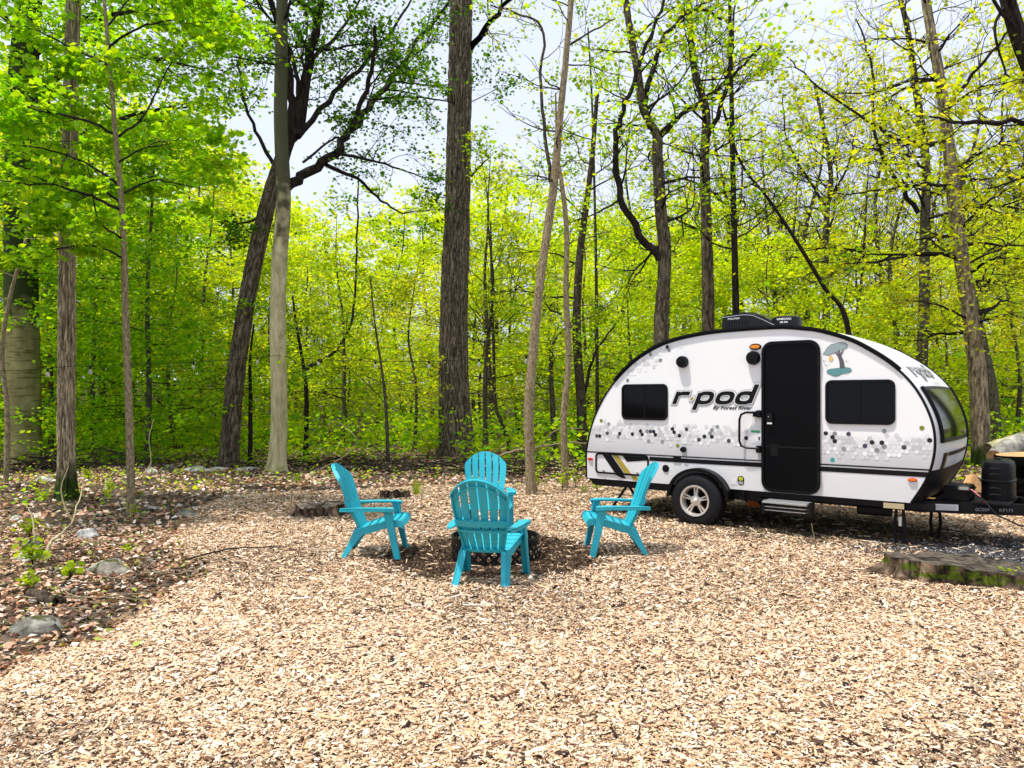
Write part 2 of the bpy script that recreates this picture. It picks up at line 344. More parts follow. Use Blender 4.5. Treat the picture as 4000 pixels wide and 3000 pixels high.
# leaf litter
LI = np.array([[.62, .38, .26], [.44, .23, .13], [.74, .55, .42], [.22, .11, .07], [.85, .74, .62], [.06, .035, .025], [.36, .42, .08]])
CH = np.array([[.70, .51, .33], [.62, .42, .25], [.78, .63, .46], [.50, .30, .165], [.72, .53, .40], [.18, .09, .05], [.03, .016, .012], [.88, .82, .71]])
def chip_cols(n, p=(.22, .18, .15, .13, .11, .08, .07, .06)):
    c = CH[rng.choice(8, n, p=p)] * rng.uniform(.8, 1.08, (n, 1)); return np.clip(c, 0, .97)
def scatter(n, d0, d1, mask, side=.9, extra=0.6):
    d = np.sqrt(rng.uniform(d0 ** 2, d1 ** 2, n)); x = rng.uniform(-1, 1, n) * (d * side * .74 + extra); y = d
    k = mask(x, y); return x[k], y[k]
def chip_layer(name, n, d0, d1, sc, box):
    x, y = scatter(n, d0, d1, lambda x, y: (clear_sd(x, y) > rng.uniform(-.10, .03, len(x))), 1.0)
    pm = pit_f(x, y) > rng.uniform(-.1, .12, len(x)); dm = drive_shade_f(x, y) > rng.uniform(-.15, .25, len(x))
    n = len(x); L = np.clip(rng.lognormal(np.log(.0195 * sc), .5, n), .008, .12 * sc); W = np.clip(L * rng.uniform(.16, .6, n), .004, .024 * sc); T = rng.uniform(.0012, .004, n)
    c = chip_cols(n)
    c = c * (.86 + .28 * fbm(x * .45, y * .45, 21.3, 2))[:, None]
    patch = fbm(x * .9, y * .9, 7.7); dk = (patch > .61) & (rng.random(n) < .4); c[dk] *= .45
    dc = np.array([[.055, .032, .02]]) * rng.uniform(.4, 1.6, (n, 1)); lt = rng.random(n) < .12; dc[lt] = np.array([.42, .28, .17]) * rng.uniform(.6, 1.1, (lt.sum(), 1))
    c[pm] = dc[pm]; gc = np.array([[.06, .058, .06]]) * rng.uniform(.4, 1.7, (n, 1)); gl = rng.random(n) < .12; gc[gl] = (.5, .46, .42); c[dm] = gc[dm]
    um = (litter_shade_f(x, y) > rng.uniform(-.1, .6, n)) & ~dm; uc = LI[rng.choice(7, n)] * .28; c[um] = uc[um]  # leaf litter colours dimmed as painted shade below the trailer
    z = bed_z(x, y) + rng.uniform(.001, .016, n)
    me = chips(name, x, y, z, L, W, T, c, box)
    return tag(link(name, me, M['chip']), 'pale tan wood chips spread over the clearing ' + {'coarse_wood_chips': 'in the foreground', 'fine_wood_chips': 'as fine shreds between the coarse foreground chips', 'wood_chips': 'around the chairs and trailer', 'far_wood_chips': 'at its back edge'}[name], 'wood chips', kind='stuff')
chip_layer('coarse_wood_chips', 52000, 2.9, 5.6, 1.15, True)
chip_layer('fine_wood_chips', 170000, 2.9, 5.6, .86, False)
chip_layer('wood_chips', 310000, 5.3, 9.6, 1.05, False)
chip_layer('far_wood_chips', 170000, 9.6, 15.2, 1.4, False)
# long splinters and bark strips lying on the chips
x, y = scatter(1500, 3.0, 11, lambda x, y: clear_sd(x, y) > .1, 1.0)
n = len(x); L = rng.uniform(.06, .17, n); W = rng.uniform(.007, .02, n); c = chip_cols(n, (.3, .2, .2, .08, .07, .08, .05, .02))
sp_o = link('wood_splinters', chips('wood_splinters', x, y, bed_z(x, y) + .016, L, W, np.full(n, .004), c, True, .12), M['chip'])
tag(sp_o, 'long wood splinters lying loose on top of the chips', 'splinters', kind='stuff')
# dark bits
x, y = scatter(2600, 3.0, 13, lambda x, y: (clear_sd(x, y) > .05) & (fbm(x * 1.3, y * 1.3, 2.2) > .53), 1.0)
n = len(x); L = rng.uniform(.03, .09, n); c = np.array([[.04, .025, .018]]) * rng.uniform(.5, 2, (n, 1))
tag(link('bark_bits', chips('bark_bits', x, y, bed_z(x, y) + .015, L, L * rng.uniform(.2, .45, n), np.full(n, .003), c, True, .25), M['chip']), 'dark bark bits scattered over the wood chips', 'bark bits', kind='stuff')
def litter(name, n, d0, d1, sz, label, side=1.0):
    x, y = scatter(n, d0, d1, lambda x, y: (clear_sd(x, y) < np.where(rng.random(len(x)) < .03, .5, -.02)), side, 2)
    n = len(x); L = rng.uniform(.5, 1.25, n) * sz; c = LI[rng.choice(7, n, p=[.22, .18, .17, .14, .12, .1, .07])] * rng.uniform(.7, 1.1, (n, 1))
    dkp = fbm(x * 1.1, y * 1.1, 6.6) > .56; c[dkp & (rng.random(n) < .6)] *= .35
    a, b_, nn = rot_frames(n, .5); P = np.stack([x, y, bed_z(x, y) + rng.uniform(.004, .03, n)], 1)
    fold = rng.uniform(.05, .35, n)[:, None] * L[:, None]
    pts = [P - a * L[:, None] / 2, P + b_ * L[:, None] * .33 + nn * fold - a * L[:, None] * .05, P + a * L[:, None] / 2 + nn * fold * .6, P - b_ * L[:, None] * .33 + nn * fold * rng.uniform(-.3, 1, (n, 1))]
    V = np.stack(pts, 1).reshape(-1, 3); k = (np.arange(n) * 4)[:, None]
    F = np.concatenate([k + np.array([[0, 1, 2]]), k + np.array([[0, 2, 3]])])
    tag(link(name, np_mesh(name, V, F, np.repeat(c, 4, 0)), M['litter']), label, 'leaf litter', kind='stuff')
litter('near_leaf_litter', 60000, 3.6, 9.5, .06, 'brown dry leaf litter at the left edge of the wood chips')
litter('leaf_litter', 62000, 9.5, 24, .092, 'brown dry leaf litter under the trees behind the clearing')

# ================================================================== trees
LEAF = {
 'bright': [[.55, .70, .006], [.46, .64, .005], [.66, .74, .012], [.36, .56, .005]],
 'green': [[.30, .62, .004], [.38, .68, .005], [.20, .52, .004], [.48, .70, .005]],
 'fresh': [[.34, .62, .008], [.26, .54, .006], [.46, .68, .01], [.18, .44, .006]],
 'dark': [[.06, .19, .006], [.11, .28, .006], [.18, .36, .006], [.04, .13, .006]],
 'yellow': [[.68, .70, .03], [.60, .68, .02], [.72, .70, .07], [.48, .60, .015]],
 'olive': [[.50, .56, .012], [.58, .56, .02], [.36, .50, .01], [.46, .58, .01]],
 'tuft': [[.28, .50, .006], [.42, .58, .008], [.17, .38, .006], [.52, .60, .015]],
}
def leaves_mesh(name, P, per, spread, size, pal, droop=.25, flatz=.45, shape=4):
    P = np.asarray(P, float); P = np.repeat(P, per, 0); n = len(P)
    P = P + rng.normal(0, 1, (n, 3)) * np.array([spread, spread, spread * flatz])
    yaw = rng.uniform(0, 2 * np.pi, n); dr = rng.normal(droop, .35, n); roll = rng.normal(0, .6, n)
    a = np.stack([np.cos(yaw) * np.cos(dr), np.sin(yaw) * np.cos(dr), -np.sin(dr)], 1)
    s0 = np.stack([-np.sin(yaw), np.cos(yaw), np.zeros(n)], 1); nn = np.cross(a, s0)
    s = s0 * np.cos(roll)[:, None] + nn * np.sin(roll)[:, None]; nn = np.cross(a, s)
    L = (size * rng.uniform(.6, 1.25, n))[:, None]; w_ = L * rng.uniform(.35, .5, (n, 1))
    pal = np.array(LEAF[pal] if isinstance(pal, str) else pal)
    c = pal[rng.integers(0, len(pal), n)] * rng.uniform(.75, 1.12, (n, 1))
    cl = .7 + .6 * fbm(P[:, 0] * .9, P[:, 1] * .9, P[:, 2] * 1.2, 2); c = c * cl[:, None]
    if shape == 4:   # folded kite
        V = np.stack([P, P + a * L * .45 + s * w_ - nn * L * .08, P + a * L, P + a * L * .45 - s * w_ - nn * L * .08], 1).reshape(-1, 3)
        F = (np.arange(n) * 4)[:, None] + np.arange(4)[None]; C = np.repeat(c, 4, 0)
    else:            # five pointed lobes, seven corners
        k = [(0, 0), (.25, .62), (.42, .30), (.72, .52), (1, 0), (.72, -.52), (.42, -.30), (.25, -.62)]
        V = np.stack([P + a * L * p + s * L * q * .95 - nn * L * abs(q) * .25 for p, q in k], 1).reshape(-1, 3)
        F = (np.arange(n) * 8)[:, None] + np.arange(8)[None]; C = np.repeat(c, 8, 0)
    return np_mesh(name, V, F, C)
def tubes_mesh(name, lines, C=None):
    """lines: list of (pts (n,3) array, radii array, sides)"""
    VV, FF, off = [], [], 0
    for pts, rad, k in lines:
        pts = np.asarray(pts, float); n = len(pts)
        t = np.gradient(pts, axis=0); t /= np.linalg.norm(t, axis=1, keepdims=True) + 1e-9
        ref = np.array([.3, .9, .1]) if abs(t[0, 1]) < .8 else np.array([1, 0, .2])
        u = np.cross(t, ref); u /= np.linalg.norm(u, axis=1, keepdims=True) + 1e-9; w_ = np.cross(t, u)
        an = np.arange(k) * 2 * np.pi / k
        ring = pts[:, None, :] + (u[:, None, :] * np.cos(an)[None, :, None] + w_[:, None, :] * np.sin(an)[None, :, None]) * np.asarray(rad)[:, None, None]
        VV.append(ring.reshape(-1, 3)); i = np.arange(n * k).reshape(n, k) + off; j = np.roll(i, -1, 1)
        FF.append(np.stack([i[:-1], j[:-1], j[1:], i[1:]], -1).reshape(-1, 4)); off += n * k
    return np_mesh(name, np.concatenate(VV), np.concatenate(FF), None, True)
def spline(pts, m):
    pts = np.asarray(pts, float); n = len(pts)
    if n == 2: t = np.linspace(0, 1, m)[:, None]; return pts[0] * (1 - t) + pts[1] * t
    P = np.vstack([2 * pts[0] - pts[1], pts, 2 * pts[-1] - pts[-2]]); out = []
    for q in np.linspace(0, n - 1 - 1e-6, m):
        i = int(q); t = q - i; a, b_, c, d = P[i:i + 4]
        out.append(.5 * ((2 * b_) + (c - a) * t + (2 * a - 5 * b_ + 4 * c - d) * t * t + (3 * b_ - a - 3 * c + d) * t ** 3))
    return np.array(out)
TC = {}
def trunk_mesh(name, pts, rad, rings=60, k=24, ridge=0.0, nrid=14, flare=1.5, fl_h=.5, lump=.05):
    P = spline(np.asarray(pts, float), rings); q = np.linspace(0, 1, rings)
    rr = np.interp(q, np.linspace(0, 1, len(rad)), rad); h = P[:, 2] - P[0, 2]
    rr = rr * (1 + (flare - 1) * np.exp(-np.maximum(h, 0) / fl_h * 1.6))
    an = np.arange(k) * 2 * np.pi / k
    A, H = np.meshgrid(an, h)
    ca, sa = np.cos(A), np.sin(A)
    r2 = rr[:, None] * (1 + lump * 2 * (fbm(ca * 2 + 9, sa * 2 + 9, H * 1.3, 2) - .5))
    root = np.exp(-np.maximum(H, 0) / fl_h * 2.0) * (flare - 1) * .55 * np.cos(A * 5 + 1.2 + np.sin(A * 2)); r2 = r2 * (1 + root)
    if ridge:
        aa = A * nrid / (2 * np.pi)
        rg = np.abs(np.sin((aa + 3.2 * fbm(ca * 3 + 4, sa * 3 + 4, H * 2.4, 3)) * np.pi)) * (.25 + 1.3 * vnoise(ca * 7, sa * 7, H * 4.5)); rg = np.clip(rg, 0, 1.1)
        r2 = r2 + ridge * (rg - .5)
        TC['rg'] = np.clip(rg, 0, 1).ravel()
    V = P[:, None, :] + np.stack([ca * r2, sa * r2, np.zeros_like(r2)], -1)
    i = np.arange(rings * k).reshape(rings, k); j = np.roll(i, -1, 1)
    F = np.stack([i[:-1], j[:-1], j[1:], i[1:]], -1).reshape(-1, 4)
    return V.reshape(-1, 3), F
def grow(p, d, L, r, lv, cfg, lines, tips):
    n = 5 if lv else 4
    pts = [p]; dd = d.copy(); st = L / n
    for i in range(n):
        dd = dd + rng.normal(0, cfg.get('wob', .16), 3) + np.array([0, 0, cfg.get('up', .04)]); dd[2] *= cfg.get('flat', 1.0)
        dd /= np.linalg.norm(dd); pts.append(pts[-1] + dd * st)
    pts = np.array(pts); rad = np.linspace(r, max(r * .4, cfg.get('rmin', .003)), n + 1)
    lines.append((pts, rad, 5 if r > .02 else 3))
    if lv == 0:
        m = cfg.get('tipn', 3); tips.extend(pts[-m:]); return
    nc = cfg.get('kids', 4)
    for j in range(nc):
        f = rng.uniform(.25, 1.0) if j < nc - 1 else 1.0
        k = f * n; i = min(int(k), n - 1); q = pts[i] * (1 - (k - i)) + pts[i + 1] * (k - i)
        ax = pts[i + 1] - pts[i]; ax /= np.linalg.norm(ax)
        s = rng.normal(0, 1, 3); s[2] *= cfg.get('flats', .6); s -= ax * s.dot(ax); s /= np.linalg.norm(s) + 1e-9
        ang = rng.uniform(.5, 1.05) if j < nc - 1 else .25
        nd_ = ax * math.cos(ang) + s * math.sin(ang)
        grow(q, nd_, L * rng.uniform(.42, .68), r * .5, lv - 1, cfg, lines, tips)
def arr(v): return np.array(v[:], float)
TREES = []
def make_tree(name, label, cat, base, path, rad, bark, limbs=(), auto=0, auto_rng=(.3, 1), auto_len=(1.5, 3), auto_up=.3, lv=2, cfg=None, leaf='bright', per=5, spread=.16, lsize=.09,
              ridge=0, nrid=14, k=20, rings=60, flare=1.5, fl_h=.5, shape=4, branch_bark=None, group=None, lump=.05, flatz=.45, limb_r=None, side_bias=None, loaf=1.0, extra_tips=None):
    """base: ground point; path: world points of the trunk; limbs: [(world points, r0, r1)]"""
    cfg = cfg or {}
    base = Vector(base); root = empty(name, base, 0, label, cat, group); o = arr(base)
    path = [arr(p) - o for p in path]; path[0][2] -= .12
    V, F = trunk_mesh('trunk', path, rad, rings, k, ridge, nrid, flare, fl_h, lump)
    if ridge:
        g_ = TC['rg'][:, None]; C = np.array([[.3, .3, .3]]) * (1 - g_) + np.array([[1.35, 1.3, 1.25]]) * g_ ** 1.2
    else: C = np.ones((len(V), 3))
    link('trunk', np_mesh('trunk', V, F, C, True), bark, root)
    bb = branch_bark or bark; lines, tips, big = [], [], []
    for L in limbs:
        pts, r0, r1 = L[:3]; P = spline([arr(p) - o for p in pts], max(8, 4 * len(pts)))
        P = P + (rng.normal(0, 1, P.shape) * min(.03, r0 * .35)); rr = np.linspace(r0, r1, len(P)); big.append((P, rr, 10))
        nsub = L[3] if len(L) > 3 else 5; sl = L[4] if len(L) > 4 else 1.4
        for q in range(nsub):
            f = rng.uniform(.25, 1); i = int(f * (len(P) - 2)); ax = P[i + 1] - P[i]; ax /= np.linalg.norm(ax) + 1e-9
            s = rng.normal(0, 1, 3); s -= ax * s.dot(ax); s /= np.linalg.norm(s); d = ax * .55 + s * .8; d[2] += cfg.get('subup', .1); d /= np.linalg.norm(d)
            grow(P[i], d, sl * rng.uniform(.6, 1.3), max(.006, rr[i] * .4), lv, cfg, lines, tips)
    TP = spline(path, 40); rr = np.interp(np.linspace(0, 1, 40), np.linspace(0, 1, len(rad)), rad)
    for q in range(auto):
        f = auto_rng[0] + (auto_rng[1] - auto_rng[0]) * (q + rng.random()) / auto; i = min(int(f * 39), 38); a = rng.uniform(0, 2 * np.pi)
        if side_bias is not None and rng.random() < .6: a = side_bias + rng.normal(0, .6)
        d = np.array([math.cos(a), math.sin(a), auto_up + rng.normal(0, .15)]); d /= np.linalg.norm(d)
        grow(TP[i], d, rng.uniform(*auto_len) * (1 - .35 * f), max(.008, rr[i] * .32), lv, cfg, lines, tips)
    for l_ in big: link('limb', tubes_mesh('limb', [l_]), bb, root)
    if lines: link('branches', tubes_mesh('branches', lines), M['bark_dark'] if branch_bark is None else bb, root)['kind'] = 'stuff'
    if extra_tips is not None: tips = list(tips) + list(extra_tips)
    if tips and per:
        T = np.array(tips)
        if loaf < 1: T = T[rng.random(len(T)) < loaf]
        link('crown', leaves_mesh('crown', T, per, spread, lsize, leaf, shape=shape, flatz=flatz), M['leaf'], root)
    TREES.append(root); return root
def uvpath(pts, d, dd=0):    # pixel polyline at depth d, drifting dd in depth along its length
    n = len(pts); return [PT(u, v, d + dd * i / max(1, n - 1)) for i, (u, v) in enumerate(pts)]
def base_of(u, v): return gp(u, v)

# --- G: the great ridged trunk in the middle
b0 = base_of(988, 985); d = b0.y
make_tree('oak_tree', 'huge straight oak with deeply ridged brown bark behind the far teal chair', 'tree', b0,
 [b0] + uvpath([(981, 860), (980, 700), (988, 450), (993, 200), (996, 0), (998, -200), (1000, -420)], d), [.43, .39, .36, .33, .30, .285, .26, .22], M['bark_ridged'],
 limbs=[(uvpath([(1010, 110), (1080, 20), (1160, -60)], d, -1), .09, .03), (uvpath([(985, -150), (900, -220), (800, -260)], d, 1), .09, .03),
        (uvpath([(1018, 380), (1045, 350), (1060, 338)], d, -.5), .03, .01, 2, .6), (uvpath([(1000, -200), (1100, -300), (1200, -330)], d, 1), .09, .03)],
 ridge=.045, nrid=30, k=176, rings=230, flare=1.35, fl_h=.9, leaf='tuft', per=3, lsize=.10, spread=.14, lump=.04, auto=5, auto_rng=(.8, 1), auto_len=(2.5, 4))
# --- E: leaning dark maple with big limbs
b0 = base_of(492, 1008); d = b0.y
E = lambda pts, dd=0: uvpath(pts, d, dd)
make_tree('leaning_maple', 'leaning dark brown maple with heavy limbs spreading right behind the pale smooth trunk', 'tree', b0,
 [b0] + E([(505, 850), (525, 700), (555, 540), (583, 425), (610, 340)]), [.215, .20, .19, .185, .18, .17], M['bark_furrow'],
 limbs=[(E([(608, 345), (650, 250), (668, 130), (690, 20), (700, -160), (705, -300)], 1), .15, .05, 9, 1.7), (E([(606, 350), (628, 230), (618, 120), (585, 0), (560, -150)], -1), .12, .04, 8, 1.6),
        (E([(596, 420), (660, 375), (720, 330), (755, 285), (800, 225), (855, 160), (905, 90), (960, 20), (1000, -60)], 4.5), .125, .03, 12, 1.3),
        (E([(757, 285), (790, 195), (805, 130), (812, 60)], -1.2), .06, .035, 3, .8), (E([(640, 300), (720, 205), (790, 130), (850, 60), (900, -20)], 1.5), .07, .02, 7, 1.1),
        (E([(722, 330), (800, 345), (880, 370), (945, 392)], 4.5), .04, .012, 7, 1.0), (E([(700, 355), (770, 385), (820, 430), (870, 460), (935, 452)], 4.5), .05, .012, 6, .9),
        (E([(808, 215), (870, 208), (945, 215), (1010, 222), (1075, 190)], 4.5), .03, .01, 5, .9), (E([(845, 175), (900, 180), (960, 190)], 4), .03, .01, 4, .8),
        (E([(590, 410), (555, 470), (510, 480), (470, 470)], 1), .04, .012, 4, .8), (E([(600, 370), (560, 300), (530, 220), (515, 120), (540, 60)], 1), .05, .015, 6, 1.0),
        (E([(640, 300), (645, 200), (625, 100), (600, 20)], 2), .07, .03, 7, 1.3), (E([(655, 350), (720, 300), (740, 300)], 1), .03, .015, 2, .6), (E([(672, 130), (740, 60), (800, -40)], 2), .05, .02, 5, 1.2)],
 k=40, rings=120, ridge=.018, nrid=20, flare=1.3, leaf='dark', per=4, lsize=.10, spread=.15, lv=2, cfg=dict(kids=4, wob=.2), branch_bark=M['bark_dark'], loaf=.75)
# --- F: pale smooth
b0 = base_of(596, 1020); d = b0.y
make_tree('beech_tree', 'straight smooth trunk pale at the foot, standing before the leaning maple', 'tree', b0,
 [b0] + uvpath([(603, 900), (600, 700), (604, 560), (612, 430), (606, 250), (608, 100), (610, -60), (612, -300)], d), [.185, .17, .165, .16, .155, .14, .13, .11, .08], M['bark_pale'],
 limbs=[(uvpath([(610, 0), (640, -80), (700, -160)], d, 1), .06, .02, 5, 1.2), (uvpath([(606, -60), (560, -130), (500, -220)], d, 1), .06, .02, 5, 1.2)],
 k=32, rings=90, flare=1.55, fl_h=.35, leaf='dark', per=4, lsize=.1, auto=4, auto_rng=(.8, 1), auto_len=(1.5, 2.5), lump=.05)
# --- B shagbark
b0 = base_of(144, 1078); d = b0.y
make_tree('shagbark_hickory', 'straight shaggy barked tree, mossy foot among the leaf litter, left', 'tree', b0,
 [b0] + uvpath([(143, 900), (144, 700), (147, 450), (152, 250), (157, 40), (160, -150), (163, -380)], d), [.125, .118, .115, .112, .108, .10, .09, .07], M['bark_shag'],
 ridge=.018, nrid=17, k=110, rings=190, flare=1.75, fl_h=.4, leaf='fresh', per=5, lsize=.10, auto=8, auto_rng=(.74, 1), auto_len=(1.5, 2.6), shape=8)
# --- A beech far left
b0 = base_of(48, 1003); d = b0.y
make_tree('old_beech', 'thick olive beech trunk with horizontal scars at the far left edge', 'tree', b0,
 [b0] + uvpath([(50, 880), (46, 650), (45, 400), (48, 200), (62, 0), (70, -250)], d), [.385, .37, .36, .34, .31, .28, .2], M['bark_beech'],
 limbs=[(uvpath([(50, 250), (130, 160), (240, 120), (350, 130), (450, 150)], d, -1.5), .09, .02, 14, 1.3), (uvpath([(50, 350), (150, 300), (280, 250), (400, 230)], d, -2), .08, .02, 12, 1.2),
        (uvpath([(52, 130), (150, 60), (300, 20), (420, 30)], d, -1), .08, .02, 12, 1.3), (uvpath([(45, 450), (120, 420), (230, 400), (330, 380)], d, -2), .06, .015, 9, 1.2),
        (uvpath([(55, 100), (0, 20), (-80, -40)], d, -1), .08, .02, 8, 1.3), (uvpath([(60, 0), (200, -60), (380, -80)], d, -1), .08, .02, 9, 1.4), (uvpath([(45, 500), (0, 450), (-80, 420)], d, -1), .06, .02, 8, 1.2)],
 k=40, rings=90, flare=1.15, fl_h=.5, leaf='fresh', per=5, lsize=.12, spread=.22, lv=2, cfg=dict(kids=4, flat=.8, up=.0), lump=.03, branch_bark=M['bark_dark'])
# --- C sapling in front with big bright leaves
b0 = base_of(284, 1112); d = b0.y
C_ = lambda pts, dd=0: uvpath(pts, d, dd)
make_tree('maple_sapling', 'slim spotted maple sapling with layered bright yellow green leaves beside the shaggy tree', 'tree', b0,
 [b0] + C_([(279, 900), (272, 700), (268, 560), (262, 430), (250, 300), (238, 150), (225, 0), (215, -160)]), [.055, .048, .045, .042, .038, .032, .027, .022, .012], M['bark_tan'],
 limbs=[(C_([(262, 455), (200, 425), (120, 400), (40, 395), (-60, 370)], -1), .022, .006, 9, .75), (C_([(258, 400), (180, 350), (90, 320), (0, 310)], .8), .02, .005, 9, .75), (C_([(268, 520), (215, 480), (200, 420), (190, 360)], -.6), .016, .005, 4, .5),
        (C_([(262, 440), (200, 400), (90, 370), (-30, 350)], .4), .02, .005, 8, .75), (C_([(248, 290), (170, 255), (70, 235), (-30, 180)], -.8), .02, .005, 9, .75), (C_([(250, 300), (310, 250), (360, 150), (400, 90)], 1), .02, .005, 7, .7),
        (C_([(236, 140), (150, 100), (60, 60), (-20, 60)], .6), .018, .005, 9, .75), (C_([(232, 100), (300, 60), (380, 40), (430, 20)], -.6), .018, .005, 8, .7), (C_([(262, 420), (330, 390), (400, 400), (450, 410)], 1.0), .016, .004, 5, .55),
        (C_([(270, 560), (200, 530), (110, 540), (20, 560)], -.8), .016, .004, 6, .6), (C_([(225, 0), (150, -60), (60, -100)], .5), .016, .004, 6, .8), (C_([(230, 60), (280, 0), (340, -60)], .5), .016, .004, 6, .8),
        (C_([(256, 350), (310, 320), (370, 310)], -.8), .014, .004, 5, .6), (C_([(245, 240), (190, 200), (130, 190)], 1.2), .014, .004, 6, .6)],
 k=12, rings=60, flare=1.3, fl_h=.2, leaf='fresh', per=6, lsize=.085, spread=.09, lv=1, cfg=dict(kids=6, flat=.6, up=-.02, wob=.14, rmin=.0015), shape=8, flatz=.25, branch_bark=M['bark_dark'])
# --- D thin pale wavy stem at the left edge
b0 = base_of(12, 1048); d = b0.y
make_tree('bent_sapling', 'thin wavy pale stem at the far left edge, in front of the thick beech', 'tree', b0,
 [b0] + uvpath([(16, 900), (4, 760), (22, 640), (50, 540), (62, 470), (50, 400)], d), [.045, .042, .038, .034, .028, .02, .012], M['bark_tan'], auto=6, auto_rng=(.35, 1), auto_len=(.8, 1.4), leaf='bright', per=4, lsize=.08, spread=.12, lv=1, k=10, rings=50, flare=1.2, fl_h=.2, shape=8, branch_bark=M['bark_tan'])
# --- leafy green beech mass between C and E
b0 = base_of(318, 1000); d = b0.y
tips = []
for _ in range(1500):
    a = rng.normal(0, 1, 3); a /= np.linalg.norm(a); rr_ = rng.random() ** .4
    z = 3.0 + a[2] * rr_ * 3.3; x_ = a[0] * rr_ * 1.75 - .25; y_ = a[1] * rr_ * 1.6
    if fbm(np.array(x_ * 1.1), np.array(z * 1.6), np.array(y_ * .9)) > .50: tips.append(np.array([x_, y_, max(.25, z)]))
make_tree('leafy_beech', 'dense fresh green young beech leafy down to the ground, left of the leaning maple', 'tree', b0,
 [b0] + uvpath([(322, 850), (318, 650), (328, 450), (335, 300)], d), [.07, .06, .05, .035, .02], M['bark_grey'], auto=26, auto_rng=(.1, 1), auto_len=(1.6, 2.6), auto_up=.1, leaf='fresh', per=6, lsize=.115, spread=.16, lv=2,
 cfg=dict(kids=4, flat=.7, up=0), k=12, flare=1.2, extra_tips=tips, flatz=.4)
b0 = base_of(205, 985); d = b0.y
make_tree('leafy_beech', 'smaller shaded green beech between the thick beech and the shaggy tree, filling the gap', 'tree', b0,
 [b0] + uvpath([(200, 850), (205, 650), (195, 450), (190, 300)], d), [.07, .06, .05, .035, .02], M['bark_grey'], auto=26, auto_rng=(.08, 1), auto_len=(1.8, 2.8), auto_up=.1, leaf='fresh', per=5, lsize=.12, spread=.2, lv=2,
 cfg=dict(kids=4, flat=.7, up=0), k=12, flare=1.2, extra_tips=[t + np.array([0, 0, .2]) for t in tips[::2]])
b0 = base_of(110, 975); d = b0.y
make_tree('leafy_beech', 'deep green beech seen between the thick beech and shaggy trunk, behind both', 'tree', b0,
 [b0] + uvpath([(110, 850), (105, 650), (110, 350), (100, 100)], d), [.08, .07, .06, .045, .02], M['bark_grey'], auto=26, auto_rng=(.08, 1), auto_len=(2.0, 3.2), auto_up=.1, leaf='fresh', per=5, lsize=.13, spread=.22, lv=2, cfg=dict(kids=4, flat=.7, up=0), k=12, flare=1.2,
 extra_tips=[t * np.array([1.3, 1.2, 1.3]) for t in tips[1::3]])
# --- H, I
b0 = base_of(1148, 1066); d = b0.y
make_tree('slender_hickory', 'slender tan trunk leaning right that forks high up, right of the far chair', 'tree', b0,
 [b0] + uvpath([(1142, 900), (1150, 780), (1163, 640), (1182, 500), (1196, 400), (1210, 250), (1222, 130), (1234, -10), (1240, -200)], d), [.083, .078, .076, .074, .07, .066, .056, .05, .045, .03], M['bark_tan'],
 limbs=[(uvpath([(1195, 410), (1178, 300), (1168, 180), (1172, 60), (1120, 30), (1060, 10)], d, .6), .035, .012, 7, .9), (uvpath([(1225, 100), (1290, 60), (1330, 40)], d, .6), .02, .008, 3, .8)],
 k=20, rings=100, ridge=.007, nrid=10, flare=1.25, fl_h=.25, leaf='tuft', per=4, lsize=.07, spread=.09, auto=10, auto_rng=(.55, 1), auto_len=(.8, 1.5), lv=1, branch_bark=M['bark_brown'], cfg=dict(kids=4), loaf=.6)
b0 = base_of(1221, 1052); d = b0.y
make_tree('slender_hickory', 'thinner tan stem just right of the leaning slender trunk, near the trailer tail', 'tree', b0,
 [b0] + uvpath([(1218, 900), (1228, 780), (1223, 640), (1224, 500), (1214, 400), (1204, 330), (1200, 200)], d), [.06, .056, .055, .05, .043, .038, .03, .012], M['bark_tan'], k=16, rings=80, ridge=.005, nrid=9, flare=1.2, fl_h=.2,
 auto=9, auto_rng=(.3, 1), auto_len=(.6, 1.3), leaf='tuft', per=3, lsize=.07, spread=.09, lv=1, branch_bark=M['bark_brown'], loaf=.6)
# --- J, K and other dark stems in the middle
def stem(name, label, bu, bv, pts, r, bark='bark_brown', leaf='tuft', auto=12, ln_=(1.2, 2.4), lf=.7, limbs=(), per=4, ls=.11, lv=2, arng=(.35, 1), sp=.16, rings=60, dd=0, k=14, ridge=0, cfg=None, top=None, d=None):
    if d is None: b0 = base_of(bu, bv)
    else: x_ = (bu - 1106) / 1662 * d; b0 = Vector((x_, d, gzf(x_, d)))
    d = b0.y
    return make_tree(name, label, 'tree', b0, [b0] + uvpath(pts, d, dd), list(np.linspace(r, r * .35, len(pts) + 1)), M[bark], limbs=[(uvpath(l[0], d, l[3] if len(l) > 3 else 0), l[1], l[2], l[4] if len(l) > 4 else 5, l[5] if len(l) > 5 else 1.1) for l in limbs],
      auto=auto, auto_len=ln_, auto_rng=arng, leaf=leaf, per=per, lsize=ls, lv=lv, spread=sp, loaf=lf, k=k, rings=rings, ridge=ridge, nrid=10, branch_bark=M['bark_dark'], flare=1.3, fl_h=.3, cfg=cfg)
stem('crooked_sapling', 'thin dark crooked stem bending right at its foot, right of the huge oak', 1108, 972, [(1085, 915), (1070, 870), (1066, 740), (1062, 620), (1060, 480)], .075, leaf='bright', auto=10, lf=.3)
stem('dark_sapling', 'dark stem left of the oak climbing in a crook behind the left chair', 660, 985, [(662, 860), (655, 790), (640, 700), (632, 640)], .07, leaf='tuft', auto=5, limbs=[([(658, 800), (720, 760), (758, 700), (768, 600), (772, 480), (774, 380)], .045, .02, .5, 6, .9)], bark='bark_dark')
stem('dark_sapling', 'slim dark stem beside the leaning maple, right of its foot', 540, 1000, [(541, 860), (540, 780), (548, 700)], .06, bark='bark_dark', auto=6, ln_=(.8, 1.6))
